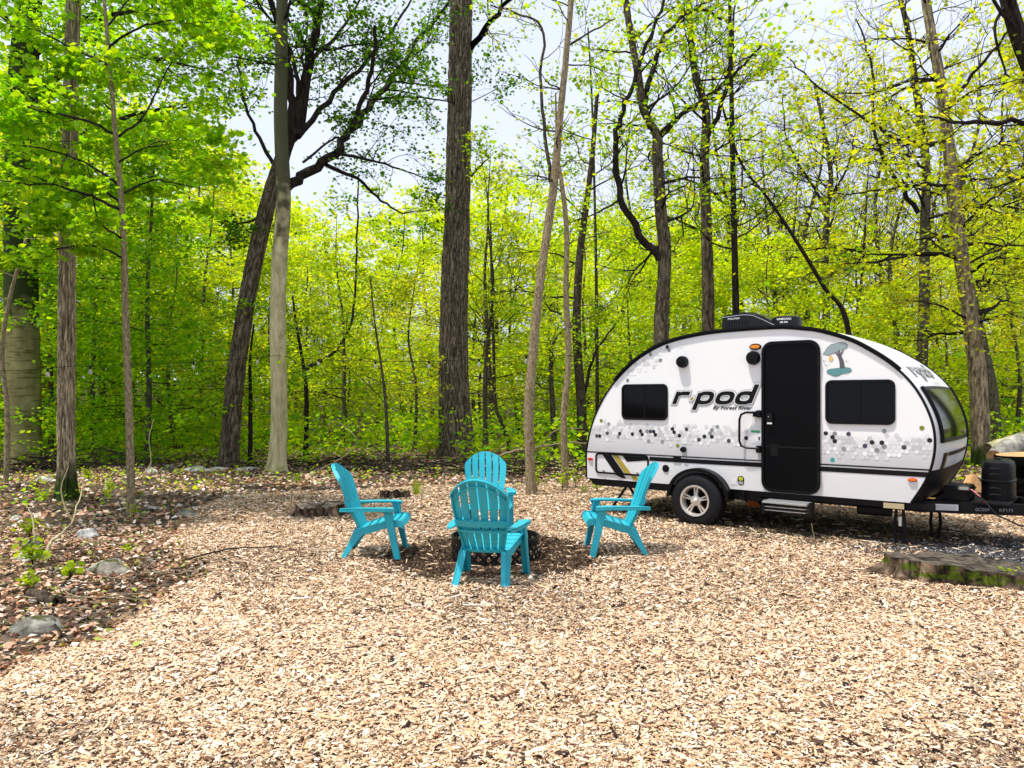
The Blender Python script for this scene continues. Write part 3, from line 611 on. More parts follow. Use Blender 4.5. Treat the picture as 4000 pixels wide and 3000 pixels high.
stem('understory_tree', 'slim grey stem forking low between the left chair and the oak', 838, 1000, [(836, 930), (832, 860), (825, 800), (810, 700), (800, 600)], .05, bark='bark_grey', leaf='bright', auto=8)
stem('forked_tree', 'dark forked trunk rising behind the gap between slender hickories and trailer', 1256, 992, [(1256, 880), (1246, 720), (1252, 560), (1268, 430), (1280, 330), (1290, 200)], .14, bark='bark_brown', leaf='tuft', auto=9,
     limbs=[([(1256, 880), (1275, 790), (1300, 740), (1330, 700)], .05, .015, 0, 4)])
stem('understory_tree', 'thin straight stem left of the forked trunk, moss green and low', 1198, 985, [(1194, 880), (1190, 800), (1196, 740), (1240, 690)], .09, bark='bark_grey', leaf='bright', auto=6)
stem('straight_tree', 'tall thin straight trunk over the trailer tail', 1290, 975, [(1290, 800), (1288, 600), (1284, 400), (1278, 200), (1270, 60)], .06, leaf='tuft', auto=14, ln_=(1, 2))
# --- L twisted
d = 17.0
stem('twisted_maple', 'twisted dark maple with a limb curling out like a bowl, above the trailer tail', 1428, 960, [(1428, 730), (1432, 640), (1436, 540), (1426, 440), (1420, 330), (1418, 290), (1390, 235), (1378, 160), (1360, 60), (1345, -60)], .165, ridge=.015, k=30, rings=110,
     limbs=[([(1430, 560), (1385, 510), (1350, 450), (1330, 370), (1332, 310), (1345, 240), (1370, 170), (1400, 90), (1440, 0)], .085, .03, -.6, 7, 1.0), ([(1422, 300), (1470, 250), (1540, 200), (1600, 150), (1650, 90)], .06, .02, -.8, 7, 1.1), ([(1385, 240), (1410, 150), (1440, 70), (1500, 20), (1560, 40)], .07, .02, .6, 8, 1.1),
            ([(1340, 430), (1290, 460), (1230, 480)], .025, .01, .5, 4, .8)], bark='bark_furrow', leaf='tuft', auto=14, lf=.25, d=16.5, arng=(.3, .9), ln_=(1, 2))
stem('twin_oak', 'dark double trunk rising behind the roof air conditioner', 1530, 960, [(1530, 690), (1528, 560), (1524, 430), (1522, 330), (1525, 240), (1500, 150), (1490, 40), (1480, -80)], .165, ridge=.012, k=26, rings=90,
     limbs=[([(1525, 300), (1560, 220), (1580, 120), (1590, 0)], .07, .02, 0, 7, 1.2), ([(1520, 400), (1460, 380), (1400, 350)], .03, .01, 0, 5, 1)], leaf='tuft', bark='bark_furrow', auto=14, lf=.25, d=19.0, arng=(.3, 1))
stem('straight_tree', 'tall slim dark trunk just right of the double trunk', 1592, 955, [(1590, 700), (1586, 500), (1582, 300), (1578, 100), (1575, -80)], .095, bark='bark_dark', leaf='tuft', auto=24, lf=.28, d=18.0, ln_=(1, 2))
stem('diagonal_tree', 'thin dark trunk slanting up to the left over the trailer roof', 1850, 960, [(1832, 712), (1780, 620), (1720, 520), (1660, 430), (1600, 350), (1560, 230)], .062, bark='bark_dark', leaf='tuft', auto=14, lf=.28, d=15.5, ln_=(.9, 1.8))
stem('budding_tree', 'budding tree with forked grey stems in the sky gap above the trailer door', 1785, 940, [(1785, 700), (1783, 560), (1787, 450), (1795, 380), (1780, 280), (1760, 180)], .13, bark='bark_grey', leaf='olive', auto=22, lf=.15, d=24.0, ln_=(1.6, 3), limbs=[([(1787, 450), (1740, 380), (1700, 300), (1690, 200)], .05, .015, 0, 7, 1.3), ([(1790, 440), (1830, 360), (1850, 280)], .05, .015, 0, 6, 1.3)])
stem('budding_tree', 'budding tree with spread fine twigs above the front trailer window', 1980, 935, [(1995, 700), (1998, 500), (2000, 350), (1980, 200), (1960, 60), (1930, -60)], .17, bark='bark_grey', leaf='olive', auto=20, lf=.15, d=22.0, ln_=(1.8, 3), limbs=[([(1985, 460), (1930, 380), (1890, 290), (1885, 150), (1850, 40)], .07, .02, 0, 8, 1.4)])
# --- P, Q right side
d = 17.5
stem('sugar_maple', 'tall brown maple beside the trailer nose with long level branches and yellow green leaves', 2122, 1000, [(2112, 820), (2098, 700), (2078, 560), (2062, 440), (2050, 320), (2030, 170), (2010, 60), (1990, -80), (1975, -250)], .20, ridge=.014, k=30, rings=110,
     limbs=[([(2050, 300), (1990, 315), (1920, 290), (1860, 250), (1760, 180), (1700, 120)], .05, .012, -1, 12, 1.0), ([(2060, 400), (1980, 400), (1880, 415), (1790, 420)], .04, .01, -1.5, 9, 1.0), ([(2080, 560), (2010, 545), (1920, 560), (1830, 570), (1750, 565)], .04, .01, -1.5, 10, 1.0),
            ([(2040, 240), (2100, 160), (2170, 80), (2212, 20)], .05, .012, -1, 8, 1.0), ([(2072, 500), (2130, 440), (2190, 400)], .04, .012, -1, 8, 1.0), ([(2086, 600), (2140, 560), (2212, 560)], .04, .012, -1.5, 10, 1.0), ([(2028, 170), (1960, 190), (1880, 240), (1800, 280)], .035, .01, 1, 9, 1.0),
            ([(2095, 690), (2030, 660), (1960, 650)], .03, .01, -1, 9, .9), ([(2100, 700), (2170, 680), (2230, 690)], .03, .01, -1, 9, .9)], bark='bark_shag', leaf='olive', auto=22, lf=.26, d=17.5, arng=(.2, 1), ln_=(1.2, 2.4), per=4, cfg=dict(kids=4, flat=.75, up=0))
stem('leaning_hickory', 'second grey trunk leaning left just behind the maple at the trailer nose', 2150, 965, [(2140, 850), (2120, 740), (2090, 600), (2075, 480), (2070, 350)], .21, bark='bark_grey', leaf='olive', auto=8, lf=.5, d=21.5, ridge=.012, k=26)
stem('roadside_oak', 'dark oak mostly out of frame whose trunk and branches cut the top right corner', 2420, 1010, [(2380, 700), (2330, 450), (2270, 250), (2205, 90), (2165, -40), (2120, -200)], .24, bark='bark_dark', leaf='olive', auto=8, lf=.28, d=13.0, k=24, ln_=(1.2, 2.2), per=4,
     limbs=[([(2300, 330), (2230, 270), (2160, 262), (2060, 262), (2010, 250)], .06, .015, 0, 10, .9), ([(2320, 400), (2240, 380), (2190, 390), (2130, 410)], .04, .01, 0, 6, .8), ([(2180, 0), (2150, 60), (2170, 150), (2190, 170)], .03, .01, 0, 3, .7), ([(2330, 420), (2250, 330), (2212, 300)], .04, .01, 0, 6, .8)])

# ------------------------------------------------------------------ background forest, templates then copies
def template(H, leaf, dense, seed_kind, lsz):
    lines, tips = [], []
    lean = rng.normal(0, .04, 2); path = [np.array([0, 0, -.1]), np.array([lean[0] * H * .2 + rng.normal(0, .28), lean[1] * H * .3 + rng.normal(0, .28), H * .3]), np.array([lean[0] * H * .5 + rng.normal(0, .4), rng.normal(0, .4), H * .55]), np.array([lean[0] * H * .7 + rng.normal(0, .35), lean[1] * H * .6, H * .78]), np.array([lean[0] * H, lean[1] * H, H])]
    r0 = H * .0105
    V, F = trunk_mesh('trunk', path, [r0, r0 * .75, r0 * .5, r0 * .28, r0 * .08], 26, 9, 0, 10, 1.3, .4, .06)
    tr = np_mesh('trunk', V, F, None, True); TP = spline(path, 30)
    nb = int(18 * dense) + (8 if seed_kind != 'bare' else 16)
    for q in range(nb):
        f = rng.uniform(.16 if seed_kind != 'bare' else .3, .97); i = int(f * 28); a = rng.uniform(0, 2 * np.pi)
        L = H * (.26 if seed_kind != 'bare' else .22) * (1.15 - f) * rng.uniform(.7, 1.3) + .5
        d = np.array([math.cos(a), math.sin(a), .25 if seed_kind == 'layer' else .7]); d /= np.linalg.norm(d)
        grow(TP[i], d, L, max(.008, r0 * .3 * (1 - f)), 2, dict(kids=4, flat=.75 if seed_kind == 'layer' else 1, up=.02 if seed_kind == 'layer' else .08, rmin=.004), lines, tips)
    br = tubes_mesh('branches', lines); T = np.array(tips)
    T = T[rng.random(len(T)) < (min(1, dense) if seed_kind != 'bare' else .22)]
    cr = leaves_mesh('crown', T, 4 if seed_kind != 'bare' else 3, .24 if seed_kind != 'bare' else .12, lsz, leaf, flatz=.4)
    bm_ = M['bark_dark'] if seed_kind == 'bare' or H == 13 else M['bark_grey']; tr.materials.append(M['bark_grey']); br.materials.append(bm_); cr.materials.append(M['leaf'])
    return H, tr, br, cr
TPL = [template(11, 'bright', 1.0, 'layer', .17), template(12, 'yellow', .9, 'layer', .16), template(10, 'green', .9, 'layer', .17), template(13, 'bright', .7, 'layer', .15), template(14, 'olive', .5, 'bare', .15), template(9, 'bright', 1.0, 'layer', .15), template(14, 'tuft', .4, 'bare', .14)]
def vtop(u):
    return np.interp(u, [-400, 0, 380, 470, 560, 660, 800, 900, 1000, 1080, 1150, 1260, 1400, 1600, 1800, 2000, 2212, 2700], [-100, 60, 190, 260, 360, 430, 450, 420, 360, 290, 390, 420, 420, 430, 430, 410, 380, 300])
def where(u, d):
    k = [(60, 'at the far left edge'), (145, 'left of the shaggy tree'), (284, 'right of the shaggy tree'), (490, 'left of the leaning maple'), (600, 'behind the leaning maple and pale trunk'), (780, 'above the left chair'),
         (960, 'just left of the huge oak'), (1060, 'just right of the huge oak'), (1230, 'behind the two slender tan trunks'), (1420, 'above the trailer tail'), (1570, 'near the twisted maple and double trunk'), (1760, 'above the trailer door'), (1950, 'above the front trailer window'), (2110, 'above the trailer nose'), (2250, 'at the far right edge')]
    w_ = next((t_ for q, t_ in k if u < q), 'beyond the far right edge')
    return w_ + (', in the nearest row' if d < 28 else (', farther back' if d < 40 else ', farthest back'))
def put_bg(u, d, ti, hs, label, group, name):
    label = label.replace(' in the woods behind the clearing', '').replace(' in the background woods', '').replace(' right behind the clearing', '') + ' ' + where(u, d)
    x_ = (u - 1106) / 1662 * d; H, tr, br, cr = TPL[ti]
    o = empty(name, (x_, d, gzf(x_, d)), rng.uniform(0, 6.28), label, 'tree', group); s = hs / H; o.scale = (s * rng.uniform(.9, 1.15), s * rng.uniform(.9, 1.15), s)
    link('trunk', tr, None, o); link('branches', br, None, o)['kind'] = 'stuff'; link('crown', cr, None, o)
BGL = {0: ('bright yellow green tree in the woods behind the clearing', 'bright green trees of the background woods'), 1: ('pale yellow leaved tree in the woods behind the clearing', 'pale yellow trees of the background woods'),
       2: ('mid green tree in the woods behind the clearing', 'mid green trees of the background woods'), 3: ('tall airy yellow green tree in the woods behind the clearing', 'airy tall trees of the background woods'),
       4: ('nearly bare budding tree in the background woods', 'budding grey trees of the background woods'), 5: ('low bushy yellow green tree in the background woods', 'low bushy trees of the background woods'),
       6: ('sparse tufted tree in the background woods', 'sparse tufted trees of the background woods')}
BGN = ['maple_tree', 'tulip_tree', 'young_beech', 'birch_tree', 'budding_oak', 'bushy_maple', 'sparse_ash']
for i in range(100):
    u = -250 + 2750 * ((i * .6180339) % 1.0); d = 22 + 30 * (((i * .7548) % 1.0) ** 1.1)
    hmax = 1.6 + (857 - float(vtop(u))) / 1662 * d
    ti = int(rng.choice(6, p=[.26, .18, .12, .2, .08, .16]))
    if u > 1300: ti = int(rng.choice([0, 1, 3, 5, 4], p=[.33, .17, .2, .2, .1]))
    h = hmax * rng.uniform(.62, 1.0)
    lab, grp = BGL[ti]; put_bg(u, d, ti, h, lab, grp, BGN[ti])
for i in range(30):   # taller, nearly bare trees whose twigs show against the sky
    u = 640 + 1700 * ((i * .6180339 + .3) % 1.0); d = 26 + 22 * ((i * .7548) % 1.0)
    if u < 1320: continue
    ti = 4 if (i % 2 or u > 1500) else 6; h = (1.6 + (857 - float(vtop(u))) / 1662 * d) * rng.uniform(1.15, 1.7)
    lab, grp = BGL[ti]; put_bg(u, d, ti, h, lab, grp, BGN[ti])
# low bright saplings directly behind the trailer and left of it
for i, (u, v, ti, h) in enumerate([(1480, 948, 5, 5.0), (1680, 945, 0, 5.6), (1880, 948, 5, 5.8), (2040, 950, 0, 5.2), (2240, 960, 1, 5.0), (1350, 950, 0, 5.2), (1600, 950, 5, 4.6), (1780, 950, 0, 5.0), (740, 955, 5, 4.2), (880, 948, 5, 4.6), (1040, 945, 0, 6.2), (460, 960, 0, 5.0), (700, 945, 0, 6.0), (1150, 952, 5, 4.4), (400, 950, 0, 6.4), (2150, 945, 1, 6.6), (1950, 948, 1, 6.0)]):
    d = GD(v); lab = 'low leafy sapling right behind the clearing'
    put_bg(u, d, ti, h, lab, 'low leafy saplings right behind the clearing', 'leafy_sapling')
# --- far woods as one mass
def far_mass(name, n, d0, d1, sz, pal, label, f=1.0):
    d = rng.uniform(d0, d1, n); u = rng.uniform(-700, 2900, n); x = (u - 1106) / 1662 * d
    top = 1.6 + (857 - vtop(u)) / 1662 * d * f; bump = .72 + .5 * fbm(x * .22, d * .22, 0.0, 2)
    z = gz(x, d) + rng.uniform(0, 1, n) ** .85 * np.maximum(top * bump, .8)
    k = fbm(x * .35, z * .5, d * .2, 3) > .40; P = np.stack([x, d, z], 1)[k]
    o = link(name, leaves_mesh(name, P, 3, .5, sz, pal, flatz=.4), M['leaf']); tag(o, label, 'woods', kind='stuff')
far_mass('far_woods', 24000, 50, 75, .38, LEAF['bright'] + LEAF['yellow'] + LEAF['green'][:2], 'far yellow green woods closing off the view', .84)
far_mass('shrub_layer', 16000, 24, 46, .20, LEAF['bright'] + LEAF['green'], 'green shrub layer growing between the background trees', .22)
# --- undergrowth behind the clearing
def undergrowth(name, n, d0, d1, h, sz, pal, label):
    x, y = scatter(n, d0, d1, lambda x, y: (clear_sd(x, y) < -.8) & (fbm(x * .5, y * .5, 1.7) > .40), 1.2, 3)
    P = np.stack([x, y, gz(x, y) + rng.uniform(.03, 1, len(x)) ** 1.6 * h * (.4 + 1.2 * fbm(x * .6, y * .6, 8.8))], 1)
    tag(link(name, leaves_mesh(name, P, 3, .07, sz, pal, flatz=.5), M['leaf']), label, 'undergrowth', kind='stuff')
undergrowth('undergrowth', 17000, 17.5, 30, 1.1, .13, LEAF['green'] + LEAF['bright'][:2], 'low green undergrowth carpeting the woods behind the clearing')
undergrowth('ground_herbs', 1800, 11, 17.5, .18, .07, LEAF['bright'] + LEAF['green'], 'sparse small green herbs sprouting through the leaf litter')
#@@PART2
# ================================================================== chairs
M['teal'] = flat('teal_plastic', (.016, .36, .45), .42, 0, .4, .09, 7, .04)
def hw(h): return .172 + .083 * math.sin(min(1, max(0, h) / .80) * math.pi / 2) - .06 * max(0, h - .62) ** 1.2    # half width of the back at height h
BX = [(.175, .275), (.13, .36), (.085, .45), (.045, .54), (.012, .63), (-.02, .72), (-.05, .80), (-.08, .87), (-.105, .93)]
def bpt(w_, h, off=0):       # w_: -1..1 across, h: 0..1 up the back, off: metres behind the face
    q = h * (len(BX) - 1); i = min(int(q), len(BX) - 2); t = q - i
    x = BX[i][0] * (1 - t) + BX[i + 1][0] * t; z = BX[i][1] * (1 - t) + BX[i + 1][1] * t
    y = w_ * hw(h); return Vector((x + .9 * y * y - off, y, z))
def htop(w_): return 1 - .26 * abs(w_) ** 2.1
def make_chair(loc, rz, label):
    root = empty('adirondack_chair', loc, rz, label, 'chair', 'teal plastic garden chairs round the fire ring')
    m_ = M['teal']
    for j in range(6):
        a, b_ = -1 + 2 * j / 6 + .028, -1 + 2 * (j + 1) / 6 - .028; A, B = [], []
        ta, tb = htop(a), htop(b_)
        for q in range(15):
            f = q / 14; A.append(bpt(a, f * ta)); B.append(bpt(b_, f * tb))
        MB().strip(A, B, (-.011, 0, -.004)).build('back_slat', m_, root, .003)
    mb = MB()     # arched rim, tying the slats behind
    for k0, wd, dp in ((-.018, .022, .028), (-.135, .016, .018)):
        A, B = [], []
        for q in range(25):
            w_ = -1 + 2 * q / 24; A.append(bpt(w_, htop(w_) + k0, .011)); B.append(bpt(w_, htop(w_) + k0 - wd * 1.6, .011))
        mb.strip(A, B, (-dp, 0, -dp * .3))
    mb.build('back_rim', m_, root, .002)
    for s in (-1, 1):   # side edges of the back
        A = [bpt(s, q / 14 * htop(1)) for q in range(15)]; B = [bpt(s * .93, q / 14 * htop(1)) for q in range(15)]
        MB().strip(A, B, (-.03, 0, -.008)).build('back_edge', m_, root, .003)
    for h0, th, dp, nm in ((.33, .075, .035, 'cross_rail'), (.255, .03, .025, 'cross_rail'), (.0, .04, .03, 'lower_rail')):
        A = [bpt(-1 + 2 * q / 12, h0 + .0, .011) for q in range(13)]; B = [bpt(-1 + 2 * q / 12, h0 + th, .011) for q in range(13)]
        MB().strip(A, B, (-dp, 0, -.005)).build(nm, m_, root, .003)
    # seat slats
    SP = [(.165, .288), (.24, .302), (.32, .325), (.40, .347), (.48, .366), (.55, .378), (.60, .372), (.628, .342)]
    def sy(x): return .195 + .07 * (x - .16) / .46
    for i in range(6):
        (x0, z0), (x1, z1) = SP[i], SP[i + 1]; e = .006
        A = [(x0 + e, -sy(x0) + .002, z0), (x0 + e, 0, z0 - .012), (x0 + e, sy(x0) - .002, z0)]; B = [(x1 - e, -sy(x1) + .002, z1), (x1 - e, 0, z1 - .012), (x1 - e, sy(x1) - .002, z1)]
        MB().strip(A, B, (0, 0, -.012)).build('seat_slat', m_, root, .003)
    MB().strip([(.600, -sy(.6), .372), (.600, 0, .362), (.600, sy(.6), .372)], [(.630, -sy(.63), .325), (.632, 0, .312), (.630, sy(.63), .325)], (-.012, 0, -.004)).build('front_apron', m_, root, .003)
    for s in (-1, 1):
        y0 = .21 * s; yo = .016 * s
        rail = [(.12, .262), (.165, .295), (.24, .310), (.32, .333), (.40, .355), (.48, .373), (.55, .385), (.605, .382), (.63, .35), (.625, .30), (.59, .315), (.5, .312), (.4, .285), (.3, .250), (.22, .228), (.15, .19)]
        mb = MB(); n = len(rail)
        v = [(p[0], s * sy(p[0]), p[1]) for p in rail] + [(p[0], s * sy(p[0]) + yo, p[1]) for p in rail]
        mb.add(v, [tuple(range(n)), tuple(range(2 * n - 1, n - 1, -1))] + [(i, i + n, (i + 1) % n + n, (i + 1) % n) for i in range(n)]).build('side_rail', m_, root, .003)
        # rear leg: splayed blade with a return flange
        A = [(.13, s * .20, .285), (.10, s * .208, .21), (.060, s * .218, .12), (.025, s * .228, .05), (-.002, s * .236, 0)]
        B = [(.235, s * .212, .25), (.165, s * .218, .17), (.115, s * .228, .10), (.075, s * .236, .04), (.055, s * .242, 0)]
        mb = MB().strip(A, B, (0, s * .014, 0)); mb.strip(A, [(p[0] + .004, p[1] - s * .05, p[2]) for p in A], (.012, 0, 0))
        mb.build('rear_leg', m_, root, .004)
        A = [(.425, s * .285, .49), (.455, s * .284, .37), (.495, s * .288, .20), (.545, s * .296, 0)]
        B = [(.515, s * .285, .49), (.535, s * .284, .37), (.565, s * .288, .20), (.605, s * .296, 0)]
        mb = MB().strip(A, B, (0, s * .014, 0)); mb.strip([(p[0], p[1], p[2]) for p in B], [(p[0] - .004, p[1] - s * .055, p[2]) for p in B], (-.013, 0, 0))
        mb.build('front_leg', m_, root, .004)
        # arm, wide at the front
        C1 = [(-.005, .235, .498), (.08, .235, .502), (.2, .238, .506), (.34, .24, .508), (.46, .235, .508), (.535, .24, .502)]
        C2 = [(-.005, .275, .500), (.08, .305, .504), (.2, .325, .508), (.34, .338, .510), (.46, .342, .510), (.535, .330, .502)]
        A = [(x, s * y, z) for x, y, z in C1]; B = [(x, s * y, z) for x, y, z in C2]
        mb = MB().strip(A, B, (0, 0, -.014)); mb.strip(B, [(x, y - s * .008, z) for x, y, z in B], (0, 0, -.036)); mb.strip([A[-1], B[-1]], [(A[-1][0] - .01, A[-1][1], A[-1][2]), (B[-1][0] - .01, B[-1][1], B[-1][2])], (0, 0, -.036))
        mb.build('armrest', m_, root, .004)
    return root
CX = .30
chairs = [(-1.40, 7.86, 0.0, 'teal garden chair left of the fire ring, seen side-on and facing right'),
          (1.07, 7.90, R(180), 'teal garden chair right of the fire ring, standing before the trailer and facing left'),
          (-.205, 6.69, R(77), 'nearest teal garden chair, turned away and hiding the fire ring'),
          (-.30, 9.02, R(-86), 'farthest teal garden chair, facing the camera behind the fire ring')]
proto = None
for x, y, a, lab in chairs:
    off = Vector((-CX * math.cos(a), -CX * math.sin(a))); loc = (x + off.x, y + off.y, gzf(x, y) - .004)
    if proto is None: proto = make_chair(loc, a, lab)
    else:
        o = copy_tree(proto); o.location = loc; o.rotation_euler = (0, 0, a); o['label'] = lab

# ================================================================== fire ring
M['black_steel'] = flat('black_steel', (.012, .011, .011), .45, .6, .5, .3, 40, .1)
fr = empty('fire_ring', (-.17, 7.83, gzf(-.17, 7.83)), 0, 'round black steel fire ring with diamond lattice sides between the four teal chairs', 'fire ring')
r_, hh = .435, .235; mb = MB(); nd_ = 26
for s in (-1, 1):
    for j in range(nd_):
        a0 = 2 * math.pi * j / nd_
        pts = [(r_ * math.cos(a0 + s * q * 2 * math.pi / nd_ * 2 / 6), r_ * math.sin(a0 + s * q * 2 * math.pi / nd_ * 2 / 6), .02 + (hh - .04) * q / 6) for q in range(7)]
        mb.strip([(p[0], p[1], p[2] - .021) for p in pts], [(p[0], p[1], p[2] + .021) for p in pts], (pts[3][0] * .012 * s, pts[3][1] * .012 * s, 0))
mb.build('lattice', M['black_steel'], fr)
for z0, z1, nm in ((0, .04, 'bottom_band'), (hh - .035, hh, 'top_band')):
    mb = MB(); k = 64; v = []; f = []
    for j in range(k):
        a = 2 * math.pi * j / k; c, s = math.cos(a), math.sin(a); R1 = r_ + .007
        v += [(c * R1, s * R1, z0), (c * R1, s * R1, z1), (c * (r_ - .007), s * (r_ - .007), z1), (c * (r_ - .007), s * (r_ - .007), z0)]
    f = [(4 * j + q, 4 * j + (q + 1) % 4, 4 * ((j + 1) % k) + (q + 1) % 4, 4 * ((j + 1) % k) + q) for j in range(k) for q in range(4)]
    mb.add(v, f).build(nm, M['black_steel'], fr, .002)
mb = MB().tube([((r_ + .006) * math.cos(2 * math.pi * j / 48), (r_ + .006) * math.sin(2 * math.pi * j / 48), hh) for j in range(49)], .009, 6, False); mb.build('rolled_lip', M['black_steel'], fr, smooth=True)

# ================================================================== trailer (x along the side to the nose, y into the body, z up)
M['white_panel'] = None
m, t, b = new_mat('white_fibreglass'); nd, ln = t.nodes, t.links
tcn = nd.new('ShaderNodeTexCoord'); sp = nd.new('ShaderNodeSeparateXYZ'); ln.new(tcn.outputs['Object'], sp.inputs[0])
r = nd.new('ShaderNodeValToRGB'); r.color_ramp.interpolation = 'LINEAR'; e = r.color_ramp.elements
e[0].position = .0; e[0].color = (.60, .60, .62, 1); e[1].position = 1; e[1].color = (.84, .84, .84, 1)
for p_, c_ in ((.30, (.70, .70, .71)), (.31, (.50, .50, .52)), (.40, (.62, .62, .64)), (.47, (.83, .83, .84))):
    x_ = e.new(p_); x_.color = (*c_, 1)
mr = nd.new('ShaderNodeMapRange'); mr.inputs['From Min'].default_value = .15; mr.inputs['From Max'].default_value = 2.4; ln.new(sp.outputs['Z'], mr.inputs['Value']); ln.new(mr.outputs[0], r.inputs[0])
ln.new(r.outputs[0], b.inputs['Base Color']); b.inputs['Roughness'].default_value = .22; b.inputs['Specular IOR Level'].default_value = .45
g = nd.new('ShaderNodeTexNoise'); g.inputs['Scale'].default_value = 3; ln.new(tcn.outputs['Object'], g.inputs['Vector']); bp = nd.new('ShaderNodeBump'); bp.inputs['Strength'].default_value = .05; bp.inputs['Distance'].default_value = .02
ln.new(g.outputs['Fac'], bp.inputs['Height']); ln.new(bp.outputs[0], b.inputs['Normal'])
M['panel'] = m
M['roof'] = flat('white_roof', (.78, .79, .80), .28, 0, .4, .04, 4)
M['blk'] = flat('black_trim', (.003, .003, .004), .4, 0, .18)
M['blk_rough'] = flat('black_frame_paint', (.005, .005, .006), .55, 0, .2, .3, 30, .05)
M['decal'] = flat('black_decal', (.004, .004, .005), .4, 0, .2)
M['gold'] = flat('gold_decal', (.36, .27, .03), .4)
M['greyd'] = flat('grey_outline_decal', (.33, .33, .35), .35)
M['pale'] = flat('pale_print', (.7, .7, .7), .5)
M['glass'] = flat('dark_tinted_glass', (.001, .001, .0015), .06, 0, .18)
M['frontglass'] = flat('dark_green_front_glass', (.002, .005, .001), .09, 0, .12)
M['rubber'] = flat('rubber', (.006, .006, .008), .7, 0, .25, .3, 30, .2)
M['alloy'] = flat('machined_alloy', (.72, .68, .63), .3, .6)
M['alu'] = flat('step_aluminium', (.50, .50, .50), .4, .7)
M['amber'] = flat('amber_lens', (.75, .24, .01), .25); M['red'] = flat('red_lens', (.62, .02, .01), .25); M['orange'] = flat('orange_plastic', (.8, .2, .01), .45)
TR = empty('travel_trailer', (1.02, 10.56, 0), math.atan2(-.625, .781), 'white teardrop travel trailer with black door, honeycomb band and r-pod lettering', 'trailer')
def T(mb, name, mat, bevel=0, smooth=False, label=None, parent=None, seg=2): return mb.build(name, mat, parent or TR, bevel, smooth, label, seg)
PROF0 = [(.004, .49), (.0, .70), (.004, .86), (.03, 1.0), (.06, 1.12), (.142, 1.343), (.305, 1.622), (.498, 1.845), (.753, 2.06), (1.011, 2.205), (1.261, 2.295), (1.582, 2.355), (1.9, 2.385), (2.3, 2.396), (2.67, 2.395), (2.92, 2.366), (3.115, 2.33), (3.426, 2.22), (3.65, 2.09), (3.824, 1.965), (3.952, 1.845), (4.055, 1.72), (4.135, 1.585), (4.2, 1.436), (4.24, 1.30), (4.256, 1.165), (4.25, 1.015), (4.213, .84), (4.14, .67), (4.035, .49)]
sp_ = spline([(a, 0, c) for a, c in PROF0], 120); PROF = [(p[0], p[2]) for p in sp_]; W = 2.05
NP = len(PROF)
def pn(i):
    a, b_ = PROF[max(0, i - 1)], PROF[min(NP - 1, i + 1)]; tx, tz = b_[0] - a[0], b_[1] - a[1]; l = math.hypot(tx, tz); return (-tz / l, tx / l)
for y0, y1, lab in ((0, .03, None), (W - .03, W, None)):
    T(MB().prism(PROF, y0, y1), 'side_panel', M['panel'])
# roof and end skin; crowned slightly over the width; the nose bulges out a little
ZB = next(i for i in range(NP - 1, 0, -1) if PROF[i][1] > .80 and PROF[i][0] > 3)
def skin(i0, i1, off, y0, y1, ny, bulge=.035):
    v, f = [], []
    for i in range(i0, i1 + 1):
        nx, nz_ = pn(i)
        for j in range(ny + 1):
            q = j / ny; y = y0 + (y1 - y0) * q; s_ = (y / W); bb = off + bulge * (1 - (2 * s_ - 1) ** 2) * (1 if PROF[i][0] > 2 else .4)
            v.append((PROF[i][0] + nx * bb, y, PROF[i][1] + nz_ * bb))
    n = ny + 1
    for i in range(i1 - i0):
        for j in range(ny): f.append((i * n + j, (i + 1) * n + j, (i + 1) * n + j + 1, i * n + j + 1))
    return v, f
def skin_part(name, i0, i1, off, y0, y1, mat, ny=16, th=.0):
    v, f = skin(i0, i1, off, y0, y1, ny); mb = MB(); mb.add(v, f); return T(mb, name, mat, 0, True)
skin_part('roof_skin', 0, ZB, -.004, .03, W - .03, M['roof'])
# dark lower nose, sloping back
i0 = ZB; skin_part('nose_guard', ZB, NP - 1, -.003, .03, W - .03, M['blk_rough'])
T(MB().box((2.02, W / 2, .47), (4.0, W - .1, .05)), 'floor_pan', M['blk_rough'])
# trim along both edges
def trim(y, r0, i0, i1, off=.0):
    return MB().tube([(PROF[i][0] + pn(i)[0] * off, y, PROF[i][1] + pn(i)[1] * off) for i in range(i0, i1)], r0, 6)
T(trim(.004, .014, 0, NP), 'edge_trim', M['blk'], smooth=True); T(trim(W - .004, .014, 0, NP), 'edge_trim', M['blk'], smooth=True)
ia = next(i for i in range(NP) if PROF[i][0] > .42); ib = next(i for i in range(NP) if PROF[i][0] > 3.93)
mb = MB(); mb.strip([(PROF[i][0] + pn(i)[0] * .006, -.028, PROF[i][1] + pn(i)[1] * .006) for i in range(ia, ib)], [(PROF[i][0] + pn(i)[0] * .034, -.028, PROF[i][1] + pn(i)[1] * .034) for i in range(ia, ib)], (0, .05, 0)); T(mb, 'awning_rail', M['blk'], .003)
mb = MB(); mb.strip([(PROF[i][0] - pn(i)[0] * .012, -.016, PROF[i][1] - pn(i)[1] * .012) for i in range(ia, ib)], [(PROF[i][0] + pn(i)[0] * .0, -.016, PROF[i][1] + pn(i)[1] * .0) for i in range(ia, ib)], (0, .012, 0)); T(mb, 'gutter_rail', M['blk'], .002)
